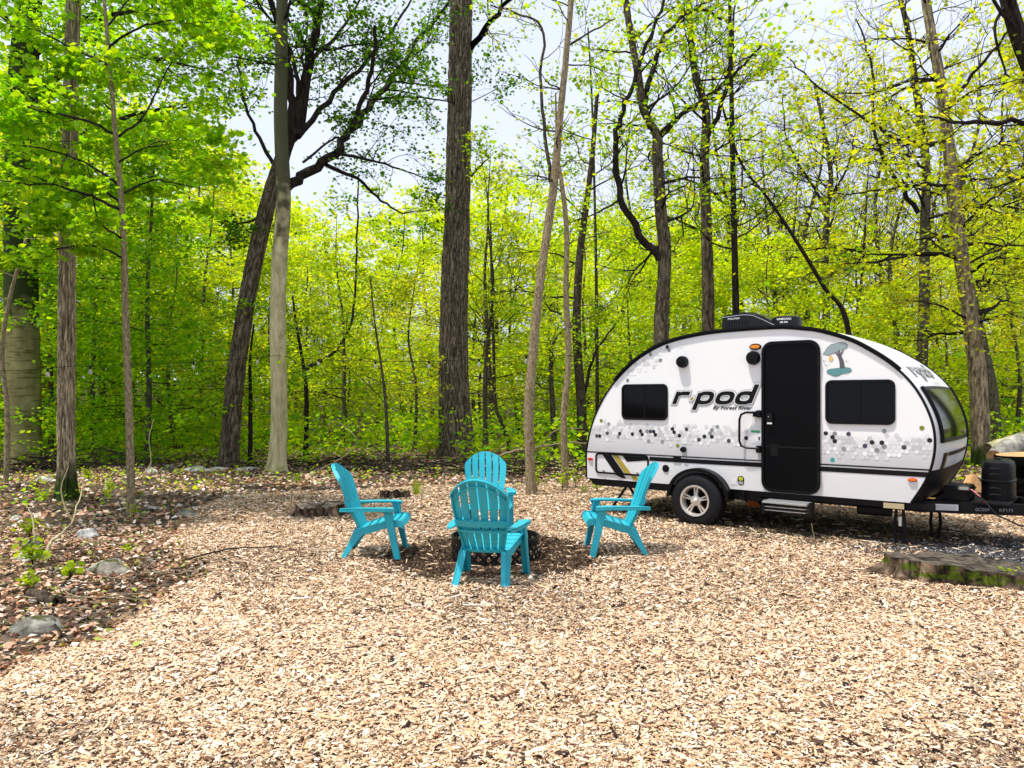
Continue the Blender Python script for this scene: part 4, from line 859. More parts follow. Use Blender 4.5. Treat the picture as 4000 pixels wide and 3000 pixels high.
# rounded-rectangle outline
def rrect(x0, z0, x1, z1, r, n=6):
    P = []
    for cx, cz, a0 in ((x1 - r, z1 - r, 0), (x0 + r, z1 - r, 90), (x0 + r, z0 + r, 180), (x1 - r, z0 + r, 270)):
        for i in range(n + 1): a = R(a0 + 90 * i / n); P.append((cx + r * math.cos(a), cz + r * math.sin(a)))
    return P
def ring_mb(out, inn, ya, yb):
    n = len(out); mb = MB(); v = [(p[0], ya, p[1]) for p in out] + [(p[0], ya, p[1]) for p in inn] + [(p[0], yb, p[1]) for p in inn] + [(p[0], yb, p[1]) for p in out]
    f = []
    for i in range(n):
        j = (i + 1) % n
        for a in range(4): b_ = (a + 1) % 4; f.append((a * n + i, a * n + j, b_ * n + j, b_ * n + i))
    return mb.add(v, f)
def window(x0, z0, x1, z1):
    fr_ = T(ring_mb(rrect(x0, z0, x1, z1, .07), rrect(x0 + .03, z0 + .03, x1 - .03, z1 - .03, .045), -.022, .006), 'window', M['blk'], .004)
    xm = (x0 + x1) / 2 + .01
    for a, b_, dy in ((x0 + .025, xm + .012, -.006), (xm - .012, x1 - .025, -.010)):
        MB().prism(rrect(a, z0 + .025, b_, z1 - .025, .03), dy - .004, dy).build('pane', M['glass'], fr_)
    MB().box((xm, -.014, (z0 + z1) / 2), (.016, .01, z1 - z0 - .06)).build('mullion', M['blk'], fr_)
window(.565, 1.298, 1.235, 1.765); window(3.172, 1.30, 3.885, 1.785)
# door
dr = T(MB().prism(rrect(2.475, .52, 3.095, 2.215, .10), -.010, .002), 'door', flat('dark_screen_door', (.0015, .0015, .002), .35, 0, .12))
ring_mb(rrect(2.452, .495, 3.118, 2.243, .125), rrect(2.485, .53, 3.085, 2.205, .10), -.030, .001).build('door_frame', M['blk'], dr, .005)
MB().box((2.555, -.028, 1.345), (.075, .03, .125)).build('lock', M['blk_rough'], dr, .008)
MB().box((2.556, -.0435, 1.292), (.058, .002, .018)).build('lock_label', M['pale'], dr)
MB().lathe([(.006, -.05), (.006, -.043)], 10, (2.545, 0, 1.37), 'y').build('key_hole', M['alu'], dr)
for zz in (.7, 1.35, 2.0): MB().box((3.108, -.034, zz), (.03, .014, .11)).build('hinge', M['blk_rough'], dr, .004)
MB().box((2.78, -.0125, 1.02), (.56, .006, .018)).build('screen_bar', M['blk_rough'], dr)
MB().box((2.6, -.0125, .98), (.09, .006, .14)).build('screen_latch', M['blk_rough'], dr, .003)
# grab handle
gh = T(MB().tube([(2.40, -.05, 1.415), (2.28, -.062, 1.415), (2.225, -.066, 1.39), (2.205, -.068, 1.33), (2.203, -.068, 1.08), (2.225, -.066, 1.02), (2.29, -.062, .998), (2.42, -.05, .995)], .014, 8), 'grab_handle', M['blk'], smooth=True)
for z in (1.40, .985): MB().box((2.425, -.03, z), (.06, .055, .085)).build('mount', M['blk'], gh, .008)
MB().tube([(2.37, -.03, 1.365), (2.37, -.03, 1.43)], .018, 8).build('catch', M['blk'], gh)
# stripes
def plate(name, pts, mat, y=-.0035, th=.003, label=None, parent=None): return T(MB().prism(pts, y, y + th), name, mat, label=label, parent=parent)
plate('stripe', [(.012, .842), (2.452, .842), (2.452, .853), (.012, .853)], M['decal']); plate('stripe', [(3.118, .838), (4.205, .838), (4.212, .853), (3.118, .853)], M['decal'])
plate('stripe', [(.97, .773), (2.452, .773), (2.452, .826), (.97, .826)], M['decal'], label='thick black stripe along the side'); plate('stripe', [(3.118, .768), (4.178, .768), (4.197, .822), (3.118, .822)], M['decal'])
plate('seam', [(.01, .858), (2.452, .858), (2.452, .861), (.01, .861)], M['greyd'])
# rear hatch
h_ = T(ring_mb(rrect(.15, .565, .965, .842, .055), rrect(.172, .587, .943, .820, .04), -.016, .001), 'storage_hatch', M['blk'], .004)
plate('diagonal_stripe', [(.262, .818), (.402, .818), (.592, .590), (.450, .590)], M['decal'], parent=h_); plate('diagonal_stripe', [(.452, .562), (.59, .562), (.63, .52), (.57, .52)], M['decal'])
plate('diagonal_stripe', [(.418, .818), (.505, .818), (.700, .590), (.605, .590)], M['gold'], -.0042, label='gold diagonal stripe', parent=h_); plate('diagonal_stripe', [(.700, .562), (.775, .562), (.815, .505), (.735, .505)], M['gold'], label='gold diagonal stripe')
plate('diagonal_stripe', [(.570, .818), (.943, .818), (.943, .774), (.640, .742)], M['decal'], parent=h_)
for x_ in (.285, .80): MB().lathe([(.012, -.03), (.016, -.02), (.012, 0)], 10, (x_, 0, .605), 'y').build('latch', M['alu'], h_)
MB().box((.53, -.012, .578), (.1, .02, .03)).build('hinge', M['blk'], h_, .004)
plate('hatch_clip', [(1.315, .775), (1.415, .775), (1.415, .845), (1.315, .845)], M['blk'], -.012, .012)
# round fittings
def disc(name, x, z, r, d, mat, k=24, prof=None): return T(MB().lathe(prof or [(r, 0), (r, -d * .6), (r * .86, -d), (r * .3, -d * 1.05)], k, (x, 0, z), 'y'), name, mat, 0, True)
disc('speaker', 1.445, 2.037, .075, .07, M['blk']); disc('speaker', 2.355, 2.058, .082, .07, M['blk'])
disc('vent_cap', 1.205, .687, .047, .012, M['blk']); disc('water_inlet', 1.457, .940, .036, .05, M['blk']); plate('inlet_label', [(1.425, 1.01), (1.495, 1.01), (1.495, 1.068), (1.425, 1.068)], M['pale'])
disc('exhaust_port', 2.205, .425, .035, .02, M['blk_rough'], prof=[(.038, .02), (.038, -.012), (.030, -.012), (.030, .01)])
def oval(name, x, z, a, b_, mat, rim):
    o = T(MB().prism([(x + a * math.cos(2 * math.pi * i / 20), z + b_ * math.sin(2 * math.pi * i / 20)) for i in range(20)], -.016, 0), name, rim, .003)
    MB().prism([(x + a * .8 * math.cos(2 * math.pi * i / 20), z + b_ * .62 * math.sin(2 * math.pi * i / 20)) for i in range(20)], -.026, -.016).build('lens', mat, o, .004); return o
oval('marker_light', 2.375, 2.19, .072, .037, M['amber'], M['blk']); oval('marker_light', .07, .751, .042, .018, M['red'], M['red']); oval('marker_light', 4.05, .733, .046, .019, M['orange'], M['red'])
# stickers beside the handle
plate('sticker', [(2.33, 1.285), (2.425, 1.285), (2.425, 1.385), (2.33, 1.385)], M['pale']); plate('sticker', [(2.315, 1.18), (2.43, 1.18), (2.43, 1.275), (2.315, 1.275)], M['pale']); plate('sticker', [(2.32, 1.18), (2.428, 1.18), (2.428, 1.205), (2.32, 1.205)], flat('green_print', (.02, .32, .14), .5), -.0045)
plate('sticker', [(2.335, 1.075), (2.41, 1.075), (2.41, 1.165), (2.335, 1.165)], M['pale']); plate('sticker', [(2.075, .545), (2.14, .545), (2.14, .62), (2.075, .62)], M['pale'])
o = plate('sticker', rrect(2.155, .545, 2.235, .655, .035), M['decal'], label='black arched sticker with yellow print'); plate('sticker_print', rrect(2.168, .60, 2.222, .645, .02), flat('lime_print', (.45, .5, .02), .5), -.0045, .001, parent=o)
plate('sticker_text_rows', [(2.165, .555), (2.225, .555), (2.225, .59), (2.165, .59)], M['greyd'], -.0045, .001, parent=o)
# ---- honeycomb band (printed)
hexR = .0262; dx, dz = hexR * math.sqrt(3) * 1.06, hexR * 1.5 * 1.06; v, f, c = [], [], []
DK = [(.178 + 0, 0)]
SP_D = [(.254, 1.26, 'g'), (.156, 1.068, 'd'), (.207, 1.086, 'k'), (.316, 1.117, 'd'), (.51, 1.062, 'm'), (.55, 1.106, 'k'), (.723, 1.125, 'k'), (.834, 1.157, 'k'), (.873, 1.112, 'k'), (.975, 1.147, 'd'), (1.03, 1.164, 'k'), (1.07, 1.122, 'k'), (.956, 1.023, 'm'), (1.154, 1.031, 'm'), (1.294, 1.184, 'k'), (1.332, 1.139, 'k'), (1.377, 1.094, 'k'), (1.503, 1.186, 'd'), (1.681, 1.068, 'd'), (1.737, 1.088, 'k'), (1.85, 1.118, 'k'), (2.045, 1.063, 'd'), (2.27, 1.128, 'k'), (2.43, 1.12, 'k'), (1.348, .978, 'g'), (1.878, 1.239, 'm'), (3.188, 1.189, 'k'), (3.229, 1.146, 'k'), (3.272, 1.099, 'k'), (3.402, 1.192, 'd'), (3.357, 1.013, 'm'), (3.23, .915, 't'), (3.588, 1.076, 'd'), (3.647, 1.092, 'k'), (3.762, 1.125, 'k'), (3.791, 1.246, 'm'), (3.962, 1.066, 'd'), (4.196, 1.133, 'k'), (4.124, 1.282, 'g'), (.34, 1.245, 'm'), (.69, 2.0, 'd'), (.60, 1.93, 'm'), (1.235, 2.235, 'k'), (.77, 2.07, 'k'), (1.0, 2.155, 'm'), (1.29, 2.262, 'm')]
SC = {'k': (.01, .01, .014), 'd': (.05, .055, .08), 'm': (.25, .27, .28), 'g': (.20, .22, .02), 't': (.02, .32, .26)}
cells = {}
def inside(x, z):
    j = min(range(NP), key=lambda i: abs(PROF[i][0] - x) + (9 if PROF[i][1] < 1.3 and 0 < 1 < 0 else 0)); return True
poly = [(a, b_) for a, b_ in PROF]
def inpoly(x, z): return float(poly_sd(np.array([x]), np.array([z]), poly)[0]) > hexR * 1.15
for row in range(-4, 52):
    for ci in range(0, 96):
        x_ = ci * dx + (row % 2) * dx / 2; z_ = .86 + row * dz
        if x_ > 4.3 or (2.43 < x_ < 3.14): continue
        cells[(row, ci)] = (x_, z_)
rr2 = random.Random(5); colr = {}
for k_, (x_, z_) in cells.items():
    band = 1.115 + .03 * math.sin(x_ * 3.1) + .03 * math.sin(x_ * 1.3); dv = abs(z_ - band)
    p_ = 1.05 - (dv / .13) ** 2 * .8
    if z_ > 1.8:
        p_ = .95 - abs(x_ - .62 - (z_ - 1.9) * 1.75) * 2.4 if x_ < 1.45 else 0
        if z_ < 1.9: p_ -= .3
    if z_ < .93: p_ = 0
    if rr2.random() < p_ * .78:
        s_ = rr2.uniform(.5, .8) + min(.1, dv * .4)
        colr[k_] = (s_, s_, s_ * 1.02) if rr2.random() < .96 else (.22, .23, .24)
used = set()
for (x_, z_, q) in SP_D:
    k_ = min(cells, key=lambda kk: (cells[kk][0] - x_) ** 2 + (cells[kk][1] - z_) ** 2); colr[k_] = SC[q]
for k_, cc in colr.items():
    x_, z_ = cells[k_]
    if not inpoly(x_, z_): continue
    if .54 < x_ < 1.26 and 1.27 < z_ < 1.79: continue
    if 3.15 < x_ < 3.91 and 1.27 < z_ < 1.8: continue
    b0_ = len(v)
    for i in range(6): a = R(60 * i + 30); v.append((x_ + hexR * math.cos(a), -.0025, z_ + hexR * math.sin(a))); c.append(cc)
    f.append(tuple(b0_ + i for i in range(6)))
M['print'] = attr_mat('printed_colour', .35, .4)
link('honeycomb_decal', np_mesh('honeycomb_decal', np.array(v), np.array(f), np.array(c)), M['print'], TR)['kind'] = 'stuff'
# ---- lettering
def sup(cx, cz, a, b_, n=28, e_=2.7):
    P = []
    for i in range(n):
        t_ = 2 * math.pi * i / n; c_, s_ = math.cos(t_), math.sin(t_); P.append((cx + a * math.copysign(abs(c_) ** (2 / e_), c_), cz + b_ * math.copysign(abs(s_) ** (2 / e_), s_)))
    return P
def glyphs(ex):     # strips of the word, grown by ex; unit: x-height 1
    out = []
    def ring(cx, cz, a, b_, st): out.append(('ring', sup(cx, cz, a + ex, b_ + ex), sup(cx, cz, max(.01, a - st - ex), max(.01, b_ - st * .72 - ex))))
    def poly_(pts): out.append(('poly', pts))
    def box_(x0, z0, x1, z1): poly_([(x0 - ex, z0 - ex), (x1 + ex, z0 - ex), (x1 + ex, z1 + ex), (x0 - ex, z1 + ex)])
    box_(0, 0, .36, 1.0)                                                         # r
    poly_([(.30 - ex, .62 - ex), (.62, .74 - ex), (1.30 + ex, .74 - ex), (1.30 + ex, 1.02 + ex), (.62, 1.02 + ex), (.30 - ex, .92 + ex)])
    box_(2.15, -.48, 2.51, .9); ring(2.93, .5, .78, .52, .36)                     # p
    ring(4.78, .5, .80, .52, .36)                                                # o
    ring(6.55, .5, .78, .52, .36); box_(6.97, .1, 7.33, 1.55)                     # d
    out.append(('dot', 1.72, .45, .16 + ex))
    return out
def word(parent_name, mapf, layers):
    for nm, ex, mat, off in layers:
        mb = MB()
        for i_, gl in enumerate(glyphs(ex)):
            o_ = off + .0004 * i_
            if gl[0] == 'ring':
                A, B = gl[1], gl[2]; n = len(A); mb.add([mapf(p, o_) for p in A] + [mapf(p, o_) for p in B], [(i, (i + 1) % n, n + (i + 1) % n, n + i) for i in range(n)])
            elif gl[0] == 'poly': mb.add([mapf(p, o_) for p in gl[1]], [tuple(range(len(gl[1])))])
            elif gl[0] == 'dot' and nm != 'letters': mb.add([mapf(p, o_) for p in sup(gl[1], gl[2], gl[3], gl[3], 16, 2)], [tuple(range(16))])
        T(mb, nm, mat)
XH = .148; LX = 1.300; LZ = 1.513; KX = 1.075 / 7.7
def mside(p, off): return (LX + p[0] * KX + (p[1]) * XH * .42, -.003 - off, LZ + p[1] * XH)
word('w', mside, [('letter_outline', .155, M['greyd'], .0), ('letter_rim', .115, M['pale'], .003), ('letters', .02, M['decal'], .006)])
mb = MB(); mb.add([mside(p, .009) for p in sup(1.72, .45, .13, .13, 16, 2)], [tuple(range(16))]); T(mb, 'letter_dot', M['gold'])
def text_mesh(s, size, bold=0.0, shear=0.0, align='LEFT'):
    cu = bpy.data.curves.new('t', 'FONT'); cu.body = s; cu.size = size; cu.shear = shear; cu.offset = bold; cu.align_x = align; cu.resolution_u = 3
    o = bpy.data.objects.new('t', cu); COL.objects.link(o); dg = bpy.context.evaluated_depsgraph_get(); me = bpy.data.meshes.new_from_object(o.evaluated_get(dg))
    V = [tuple(q.co) for q in me.vertices]; Fc = [tuple(p.vertices) for p in me.polygons]; bpy.data.objects.remove(o); bpy.data.curves.remove(cu); bpy.data.meshes.remove(me)
    return V, Fc
def side_text(name, s, x, z, size, mat, bold=0, shear=0, y=-.004, sx=1, parent=None):
    V, Fc = text_mesh(s, size, bold, shear); mb = MB(); mb.add([(x + p[0] * sx, y, z + p[1]) for p in V], Fc); me = mb.mesh(name); return link(name, me, mat, parent or TR)
side_text('sub_lettering', 'By Forest River', 1.838, 1.448, .060, M['decal'], .0014, .35, -.0035, 1.28)
# ---- printed tree emblem near the door (no animal)
em_g = flat('emblem_grey', (.28, .36, .37), .5); em_t = flat('emblem_teal', (.10, .27, .27), .5); em_b = flat('emblem_outline', (.02, .03, .035), .5); em_y = flat('emblem_lantern', (.75, .5, .16), .5)
def EP(px, py): # region pixel -> side coordinates
    return (3.147 + (px - 290) / 190 * .294, 2.2 - (py - 245) / 220 * .366)
CAN = [(288, 318), (305, 300), (318, 278), (345, 258), (380, 254), (405, 246), (440, 250), (456, 264), (450, 284), (425, 292), (400, 296), (385, 308), (350, 316), (335, 328), (310, 322)]
GRD = [(316, 432), (340, 420), (440, 412), (472, 416), (484, 434), (462, 448), (420, 452), (395, 464), (370, 468), (345, 458), (322, 450)]
TRK = [(372, 310), (392, 318), (398, 300), (406, 300), (404, 322), (428, 292), (432, 296), (414, 330), (432, 370), (440, 415), (405, 418), (402, 372), (392, 338)]
def growp(P, e_): cx = sum(p[0] for p in P) / len(P); cz = sum(p[1] for p in P) / len(P); return [(p[0] + (p[0] - cx) / math.hypot(p[0] - cx, p[1] - cz) * e_, p[1] + (p[1] - cz) / math.hypot(p[0] - cx, p[1] - cz) * e_) for p in P]
for nm, P, mt, y_ in (('emblem_canopy', CAN, em_g, -.005), ('emblem_ground', GRD, em_t, -.005), ('emblem_trunk', TRK, flat('emblem_bark', (.09, .09, .10), .5), -.006)):
    T(MB().prism([EP(*p) for p in P], y_, y_ + .001), nm, mt)
    if nm != 'emblem_trunk': T(MB().prism([EP(*p) for p in growp(P, 3)], y_ + .001, y_ + .0016), 'emblem_outline', em_b)
T(MB().prism([EP(344 + 16 * math.cos(a * .4), 350 + 18 * math.sin(a * .4)) for a in range(16)], -.005, -.004), 'emblem_lantern', em_y)
for q in range(12):
    px, py = (rr2.uniform(286, 330), rr2.uniform(360, 420)) if q < 9 else (rr2.uniform(446, 464), rr2.uniform(358, 385)); a, b_ = EP(px, py)
    if q == 0: mbb = MB()
    mbb.prism([(a - .004, b_), (a, b_ - .003), (a + .005, b_ + .001), (a, b_ + .004)], -.0045, -.0035)
T(mbb, 'emblem_specks', em_b)
# ---- nose: window, trim, lettering, logo stripes
cum = [0]
for i in range(1, NP): cum.append(cum[-1] + math.hypot(PROF[i][0] - PROF[i - 1][0], PROF[i][1] - PROF[i - 1][1]))
def on_nose(y, l, off):   # l: arc length along the profile
    i = 0
    while i < NP - 2 and cum[i + 1] < l: i += 1
    t_ = (l - cum[i]) / (cum[i + 1] - cum[i]); a, b_ = PROF[i], PROF[i + 1]; n0, n1 = pn(i), pn(i + 1)
    nx, nz_ = n0[0] * (1 - t_) + n1[0] * t_, n0[1] * (1 - t_) + n1[1] * t_
    q = off + .035 * (1 - (2 * y / W - 1) ** 2); return (a[0] * (1 - t_) + b_[0] * t_ + nx * q, y, a[1] * (1 - t_) + b_[1] * t_ + nz_ * q)
def l_at(z): i = next(i for i in range(NP - 1, 0, -1) if PROF[i][1] > z); return cum[i]
lt, lb = l_at(1.69), l_at(1.10)
def nose_sheet(y0, y1, l0, l1, off, rr_=.0, ny=20, nl=20, top_in=0.0):
    v, f = [], []
    for j in range(nl + 1):
        q = j / nl; l = l0 + (l1 - l0) * q; ins = top_in * (1 - q)
        e_ = 0
        if rr_:
            dd_ = min(q, 1 - q) * (l1 - l0)
            if dd_ < rr_: e_ = rr_ - math.sqrt(max(0, rr_ ** 2 - (rr_ - dd_) ** 2))
        a, b_ = y0 + ins + e_, y1 - ins - e_
        for i in range(ny + 1): v.append(on_nose(a + (b_ - a) * i / ny, l, off))
    n = ny + 1; f = [(j * n + i, (j + 1) * n + i, (j + 1) * n + i + 1, j * n + i + 1) for j in range(nl) for i in range(ny)]
    return v, f
mb = MB(); mb.add(*nose_sheet(.22, W - .22, lt, lb, .016, .08, top_in=-.05)); nw = T(mb, 'front_window', M['blk'], 0, True)
mb = MB(); mb.add(*nose_sheet(.27, W - .27, lt + .04, lb - .045, .022, .06, top_in=-.04)); mb.build('pane', M['frontglass'], nw, 0, True)
for yy in (.24, W - .24): mb = MB().tube([on_nose(yy - (.05 * (1 - q / 14)) * (1 if yy < 1 else -1), lt + (lb - lt) * q / 14, .018) for q in range(15)], .02, 6); mb.build('window_seal', M['blk'], nw, 0, True)
FX = 1.0; 
def mnose(p, off): return on_nose(.42 + p[0] * .135 + p[1] * .03, l_at(1.79) - p[1] * .13, .004 + off)
word('w', mnose, [('nose_letter_outline', .13, M['greyd'], .0), ('nose_letter_rim', .06, M['pale'], .003), ('nose_letters', -.02, M['greyd'], .006)])
V, Fc = text_mesh('By Forest River', .05); mb = MB(); mb.add([on_nose(1.0 + p[0], l_at(1.72) - p[1], .004) for p in V], Fc); link('nose_sub_lettering', mb.mesh('nsl'), M['greyd'], TR)
def nsheet(name, y0, y1, z1, z0, mat, off):
    mb = MB(); mb.add(*nose_sheet(y0, y1, l_at(z1), l_at(z0), off, 0, 6, 8)); T(mb, name, mat, 0, True)
nsheet('nose_stripe', .42, .56, .93, .80, M['decal'], .004); nsheet('nose_stripe', .64, W - .05, .985, .925, M['decal'], .004); nsheet('nose_stripe', .42, .60, .985, .925, M['decal'], .0045); nsheet('gold_nose_stripe', .57, .61, .985, .80, M['gold'], .006)
# ---- roof units
ac = T(MB().prism([(x - .245, z) for x, z in [(1.96, 2.40), (1.955, 2.62), (1.99, 2.65), (2.25, 2.672), (2.36, 2.665), (2.50, 2.605), (2.66, 2.50), (2.72, 2.41)]], .55, 1.30), 'air_conditioner', flat('glossy_black_cover', (.003, .003, .004), .2, 0, .3), .02, True, seg=3)
MB().strip([(x - .245, .546, z + .035) for x, z in ((1.965, 2.590), (2.25, 2.607), (2.37, 2.592), (2.5, 2.53), (2.64, 2.455))], [(x - .245, .546, z + .028) for x, z in ((1.965, 2.590), (2.25, 2.607), (2.37, 2.592), (2.5, 2.53), (2.64, 2.455))], (0, .004, 0)).build('cover_line', M['alu'], ac)
for q in range(9): MB().box((1.775 + q * .035, .546, 2.52), (.012, .008, .10)).build('vent_slot', M['blk_rough'], ac)
side_text('cover_lettering', 'EVOLUTION', 1.80, 2.587, .028, M['pale'], .0004, .2, .540, 1.0, ac); side_text('cover_lettering', 'DOMETIC', 2.06, 2.455, .026, M['pale'], .0004, 0, .538, 1.0, ac)
MB().box((2.06, .92, 2.402), (.78, .80, .03)).build('mounting_tray', M['blk_rough'], ac, .006)
an = T(MB().lathe([(.185, 2.385), (.185, 2.42), (.18, 2.55), (.168, 2.585), (.14, 2.60), (.02, 2.605)], 32, (2.48, .75, 0)), 'antenna_dome', flat('antenna_black', (.003, .003, .005), .25, 0, .3), 0, True)
for s_, zz, sz_ in (('WINEGARD', 2.545, .034), ('AIR 360', 2.508, .028)):
    V, Fc = text_mesh(s_, sz_, .0006, 0, 'CENTER'); mb = MB(); mb.add([(2.48 + .186 * math.sin(p[0] / .186 + .15), .75 - .186 * math.cos(p[0] / .186 + .15), zz + p[1]) for p in V], Fc); link('dome_lettering', mb.mesh('dl'), M['pale'], an)
# ---- running gear
fe = MB(); n = 24; A, B = [], []
for i in range(n + 1):
    a = math.pi * (1.0 - i / n) ; A.append((1.685 + .405 * math.cos(a), -.13, .36 + .365 * math.sin(a))); B.append((1.685 + .405 * math.cos(a), .06, .36 + .365 * math.sin(a)))
fe.strip(A, B, (0, 0, -.012)); A2 = [(1.685 + .365 * math.cos(math.pi * (1 - i / n)), -.128, .36 + .325 * math.sin(math.pi * (1 - i / n))) for i in range(n + 1)]; fe.strip(A, A2, (0, .012, 0))
A3 = [(1.685 + .47 * math.cos(math.pi * (1 - i / n)), -.012, .37 + .40 * math.sin(math.pi * (1 - i / n))) for i in range(3, n - 2)]
T(fe, 'fender', M['blk'], .004, True)
def wheel(y, sgn):
    w_ = T(MB().lathe([(.17, -.10), (.19, -.115), (.25, -.118), (.295, -.105), (.325, -.085), (.33, -.04), (.33, .04), (.325, .085), (.295, .1), (.20, .1), (.17, .09)], 64, (1.66, y, .325), 'y', True), 'wheel', M['rubber'], 0, True)
    tr_ = MB()
    for i in range(60):
        a = 2 * math.pi * i / 60
        for yy, da in ((-.055, 0), (0, .05), (.055, 0)):
            rot = Matrix.Rotation(-(a + da), 3, 'Y'); tr_.box((1.66 + .3315 * math.cos(a + da), y + yy, .325 + .3315 * math.sin(a + da)), (.012, .042, .022), rot)
    t_o = tr_.build('tread', M['rubber'], w_)
    MB().lathe([(.160, -.02), (.163, -.105), (.170, -.124), (.190, -.126), (.193, -.112), (.176, -.08), (.168, -.01)], 48, (1.66, y, .325), 'y', True).build('rim', M['alloy'], w_, 0, True)
    MB().lathe([(.168, .02), (.168, .03)], 32, (1.66, y, .325), 'y').build('brake_drum', M['blk_rough'], w_)
    for i in range(5):
        sp2 = MB()
        for e_ in (-.13, .13):
            a = R(90 + 72 * i); c0 = Vector((math.cos(a + e_ * 1.2), 0, math.sin(a + e_ * 1.2))); c1 = Vector((math.cos(a + e_ * .95), 0, math.sin(a + e_ * .95)))
            p0 = c0 * .05; p1 = c1 * .172; s_ = Vector((-math.sin(a), 0, math.cos(a)))
            for (pa, pb, wa, wb) in ((p0, p1, .012, .008),):
                sp2.add([Vector((1.66, y, .325)) + q for q in (pa - s_ * wa + Vector((0, -.088, 0)), pa + s_ * wa + Vector((0, -.088, 0)), pb + s_ * wb + Vector((0, -.082, 0)), pb - s_ * wb + Vector((0, -.082, 0)), pa - s_ * wa + Vector((0, -.05, 0)), pa + s_ * wa + Vector((0, -.05, 0)), pb + s_ * wb + Vector((0, -.05, 0)), pb - s_ * wb + Vector((0, -.05, 0)))], [(0, 1, 2, 3), (4, 7, 6, 5), (0, 4, 5, 1), (1, 5, 6, 2), (2, 6, 7, 3), (3, 7, 4, 0)])
        sp2.build('spoke', M['alloy'], w_, .002)
        a = R(54 + 72 * i + 36 * 0); MB().lathe([(.009, -.105), (.009, -.085)], 8, (1.66 + .055 * math.cos(a), y, .325 + .055 * math.sin(a)), 'y').build('lug_nut', M['alloy'], w_)
    MB().lathe([(.065, -.06), (.062, -.088), (.032, -.092), (.030, -.115), (.02, -.124), (.004, -.127)], 24, (1.66, y, .325), 'y').build('hub_cap', M['alloy'], w_, 0, True)
    return w_
wheel(-.01, 1)
w2 = MB().lathe([(.17, -.10), (.29, -.105), (.33, -.06), (.33, .06), (.29, .1), (.17, .1)], 40, (1.66, W, .325), 'y'); T(w2, 'wheel', M['rubber'], 0, True)
T(MB().tube([(1.66, .1, .325), (1.66, W - .1, .325)], .04, 8), 'axle', M['blk_rough'])
T(MB().box((2.1, .32, .42), (4.0, .06, .11)), 'frame_rail', M['blk_rough'], .005); T(MB().box((2.1, W - .32, .42), (4.0, .06, .11)), 'frame_rail', M['blk_rough'], .005)
T(MB().box((3.3, .06, .455), (1.9, .05, .07)), 'side_skirt', M['blk_rough'], .005); T(MB().box((.75, .06, .44), (1.3, .05, .09)), 'side_skirt', M['blk_rough'], .005); T(MB().box((.05, 1, .45), (.06, 1.8, .1)), 'rear_bumper', M['blk_rough'], .008)
T(MB().box((2.25, .12, .43), (.35, .12, .14)), 'utility_box', M['blk_rough'], .01); T(MB().lathe([(.001, -.18), (.07, -.17), (.07, .17), (.001, .18)], 12, (3.62, .25, .36), 'x'), 'drain_tank', M['blk_rough'], .0, True)
# steps
st = T(MB().box((2.78, -.10, .395), (.50, .22, .018)), 'entry_step', M['alu'], .003)
for q in range(6): MB().box((2.78, -.012 - .035 * q, .408), (.49, .014, .010)).build('tread_rib', M['alu'], st)
for q in range(2): MB().box((2.78, -.09, .345 - q * .04), (.46, .18, .010)).build('folded_step', M['alu'], st)
for x_ in (2.52, 3.05): MB().prism([(x_ - .01, .42), (x_ + .02, .42), (x_ + .02, .25), (x_ - .01, .27)], -.17, -.05).build('bracket', M['blk_rough'], st)
# jacks
def jack(x, y, sp_, nm='stabilizer_jack'):
    j = T(MB().box((x, y, .43), (.30, .06, .04)), nm, M['blk_rough'], .004)
    for s in (-1, 1):
        MB().tube([(x + s * .03, y, .42), (x + s * sp_, y, .20), (x + s * .02 * (sp_ > .1) * 0 + s * .03, y - .01, .02)], .018, 6).build('arm', M['blk_rough'], j)
    MB().box((x, y, .012), (.17, .12, .02)).build('foot_plate', M['blk_rough'], j, .003)
    return j
jack(3.90, .13, .055); jack(4.12, .82, .05)
j2 = T(MB().box((.45, .35, .43), (.5, .06, .05)), 'stabilizer_jack', M['blk_rough'])
for s in (-1, 1): MB().tube([(.45, .35, .40), (.45 + s * .27, .35, .03)], .018, 6).build('arm', M['blk_rough'], j2)
MB().tube([(.2, .35, .25), (.70, .35, .25)], .008, 6).build('screw', M['alu'], j2)
T(MB().box((3.905, .118, .27), (.03, .004, .10)), 'jack_label', M['pale'])
# tongue
Aend = (5.45, W / 2)
for y0 in (.32, W - .32):
    a = Vector((4.0, y0, .42)); e_ = Vector((5.6, W / 2 + (-.05 if y0 < 1 else .05), .42)); dv = (e_ - a); L_ = dv.length; ang = math.atan2(dv.y, dv.x)
    rot = Matrix.Rotation(ang, 3, 'Z'); mb = MB(); mb.box((a + e_) / 2, (L_, .05, .12), rot); tg = T(mb, 'tongue_beam', M['blk_rough'], .004)
    if y0 < 1:
        nrm = Vector((math.sin(ang), -math.cos(ang), 0)); dr_ = dv.normalized()
        def tp(u_, z_, o_=.0265): q = a + dr_ * u_ + nrm * o_; return (q.x, q.y, z_)
        MB().add([tp(.16, .39), tp(.42, .39), tp(.42, .455), tp(.16, .455)], [(0, 1, 2, 3)]).build('warning_label', M['pale'], tg)
        mbl = MB()
        for q in range(5): mbl.add([tp(.18, .398 + q * .01, .028), tp(.40, .398 + q * .01, .028), tp(.40, .401 + q * .01, .028), tp(.18, .401 + q * .01, .028)], [(0, 1, 2, 3)])
        mbl.build('label_print', M['greyd'], tg)
        for s_, u_ in (('0C009', .58), ('KP171', .80)):
            V, Fc = text_mesh(s_, .05); mb = MB(); mb.add([tp(u_ + p[0], .395 + p[1], .0272) for p in V], Fc); link('chalk_lettering', mb.mesh('cl'), M['greyd'], tg)
T(MB().box((3.87, -.006, .445), (.20, .01, .055)), 'id_plate', flat('cream_plate', (.45, .38, .22), .5), label='cream label plate under the nose')
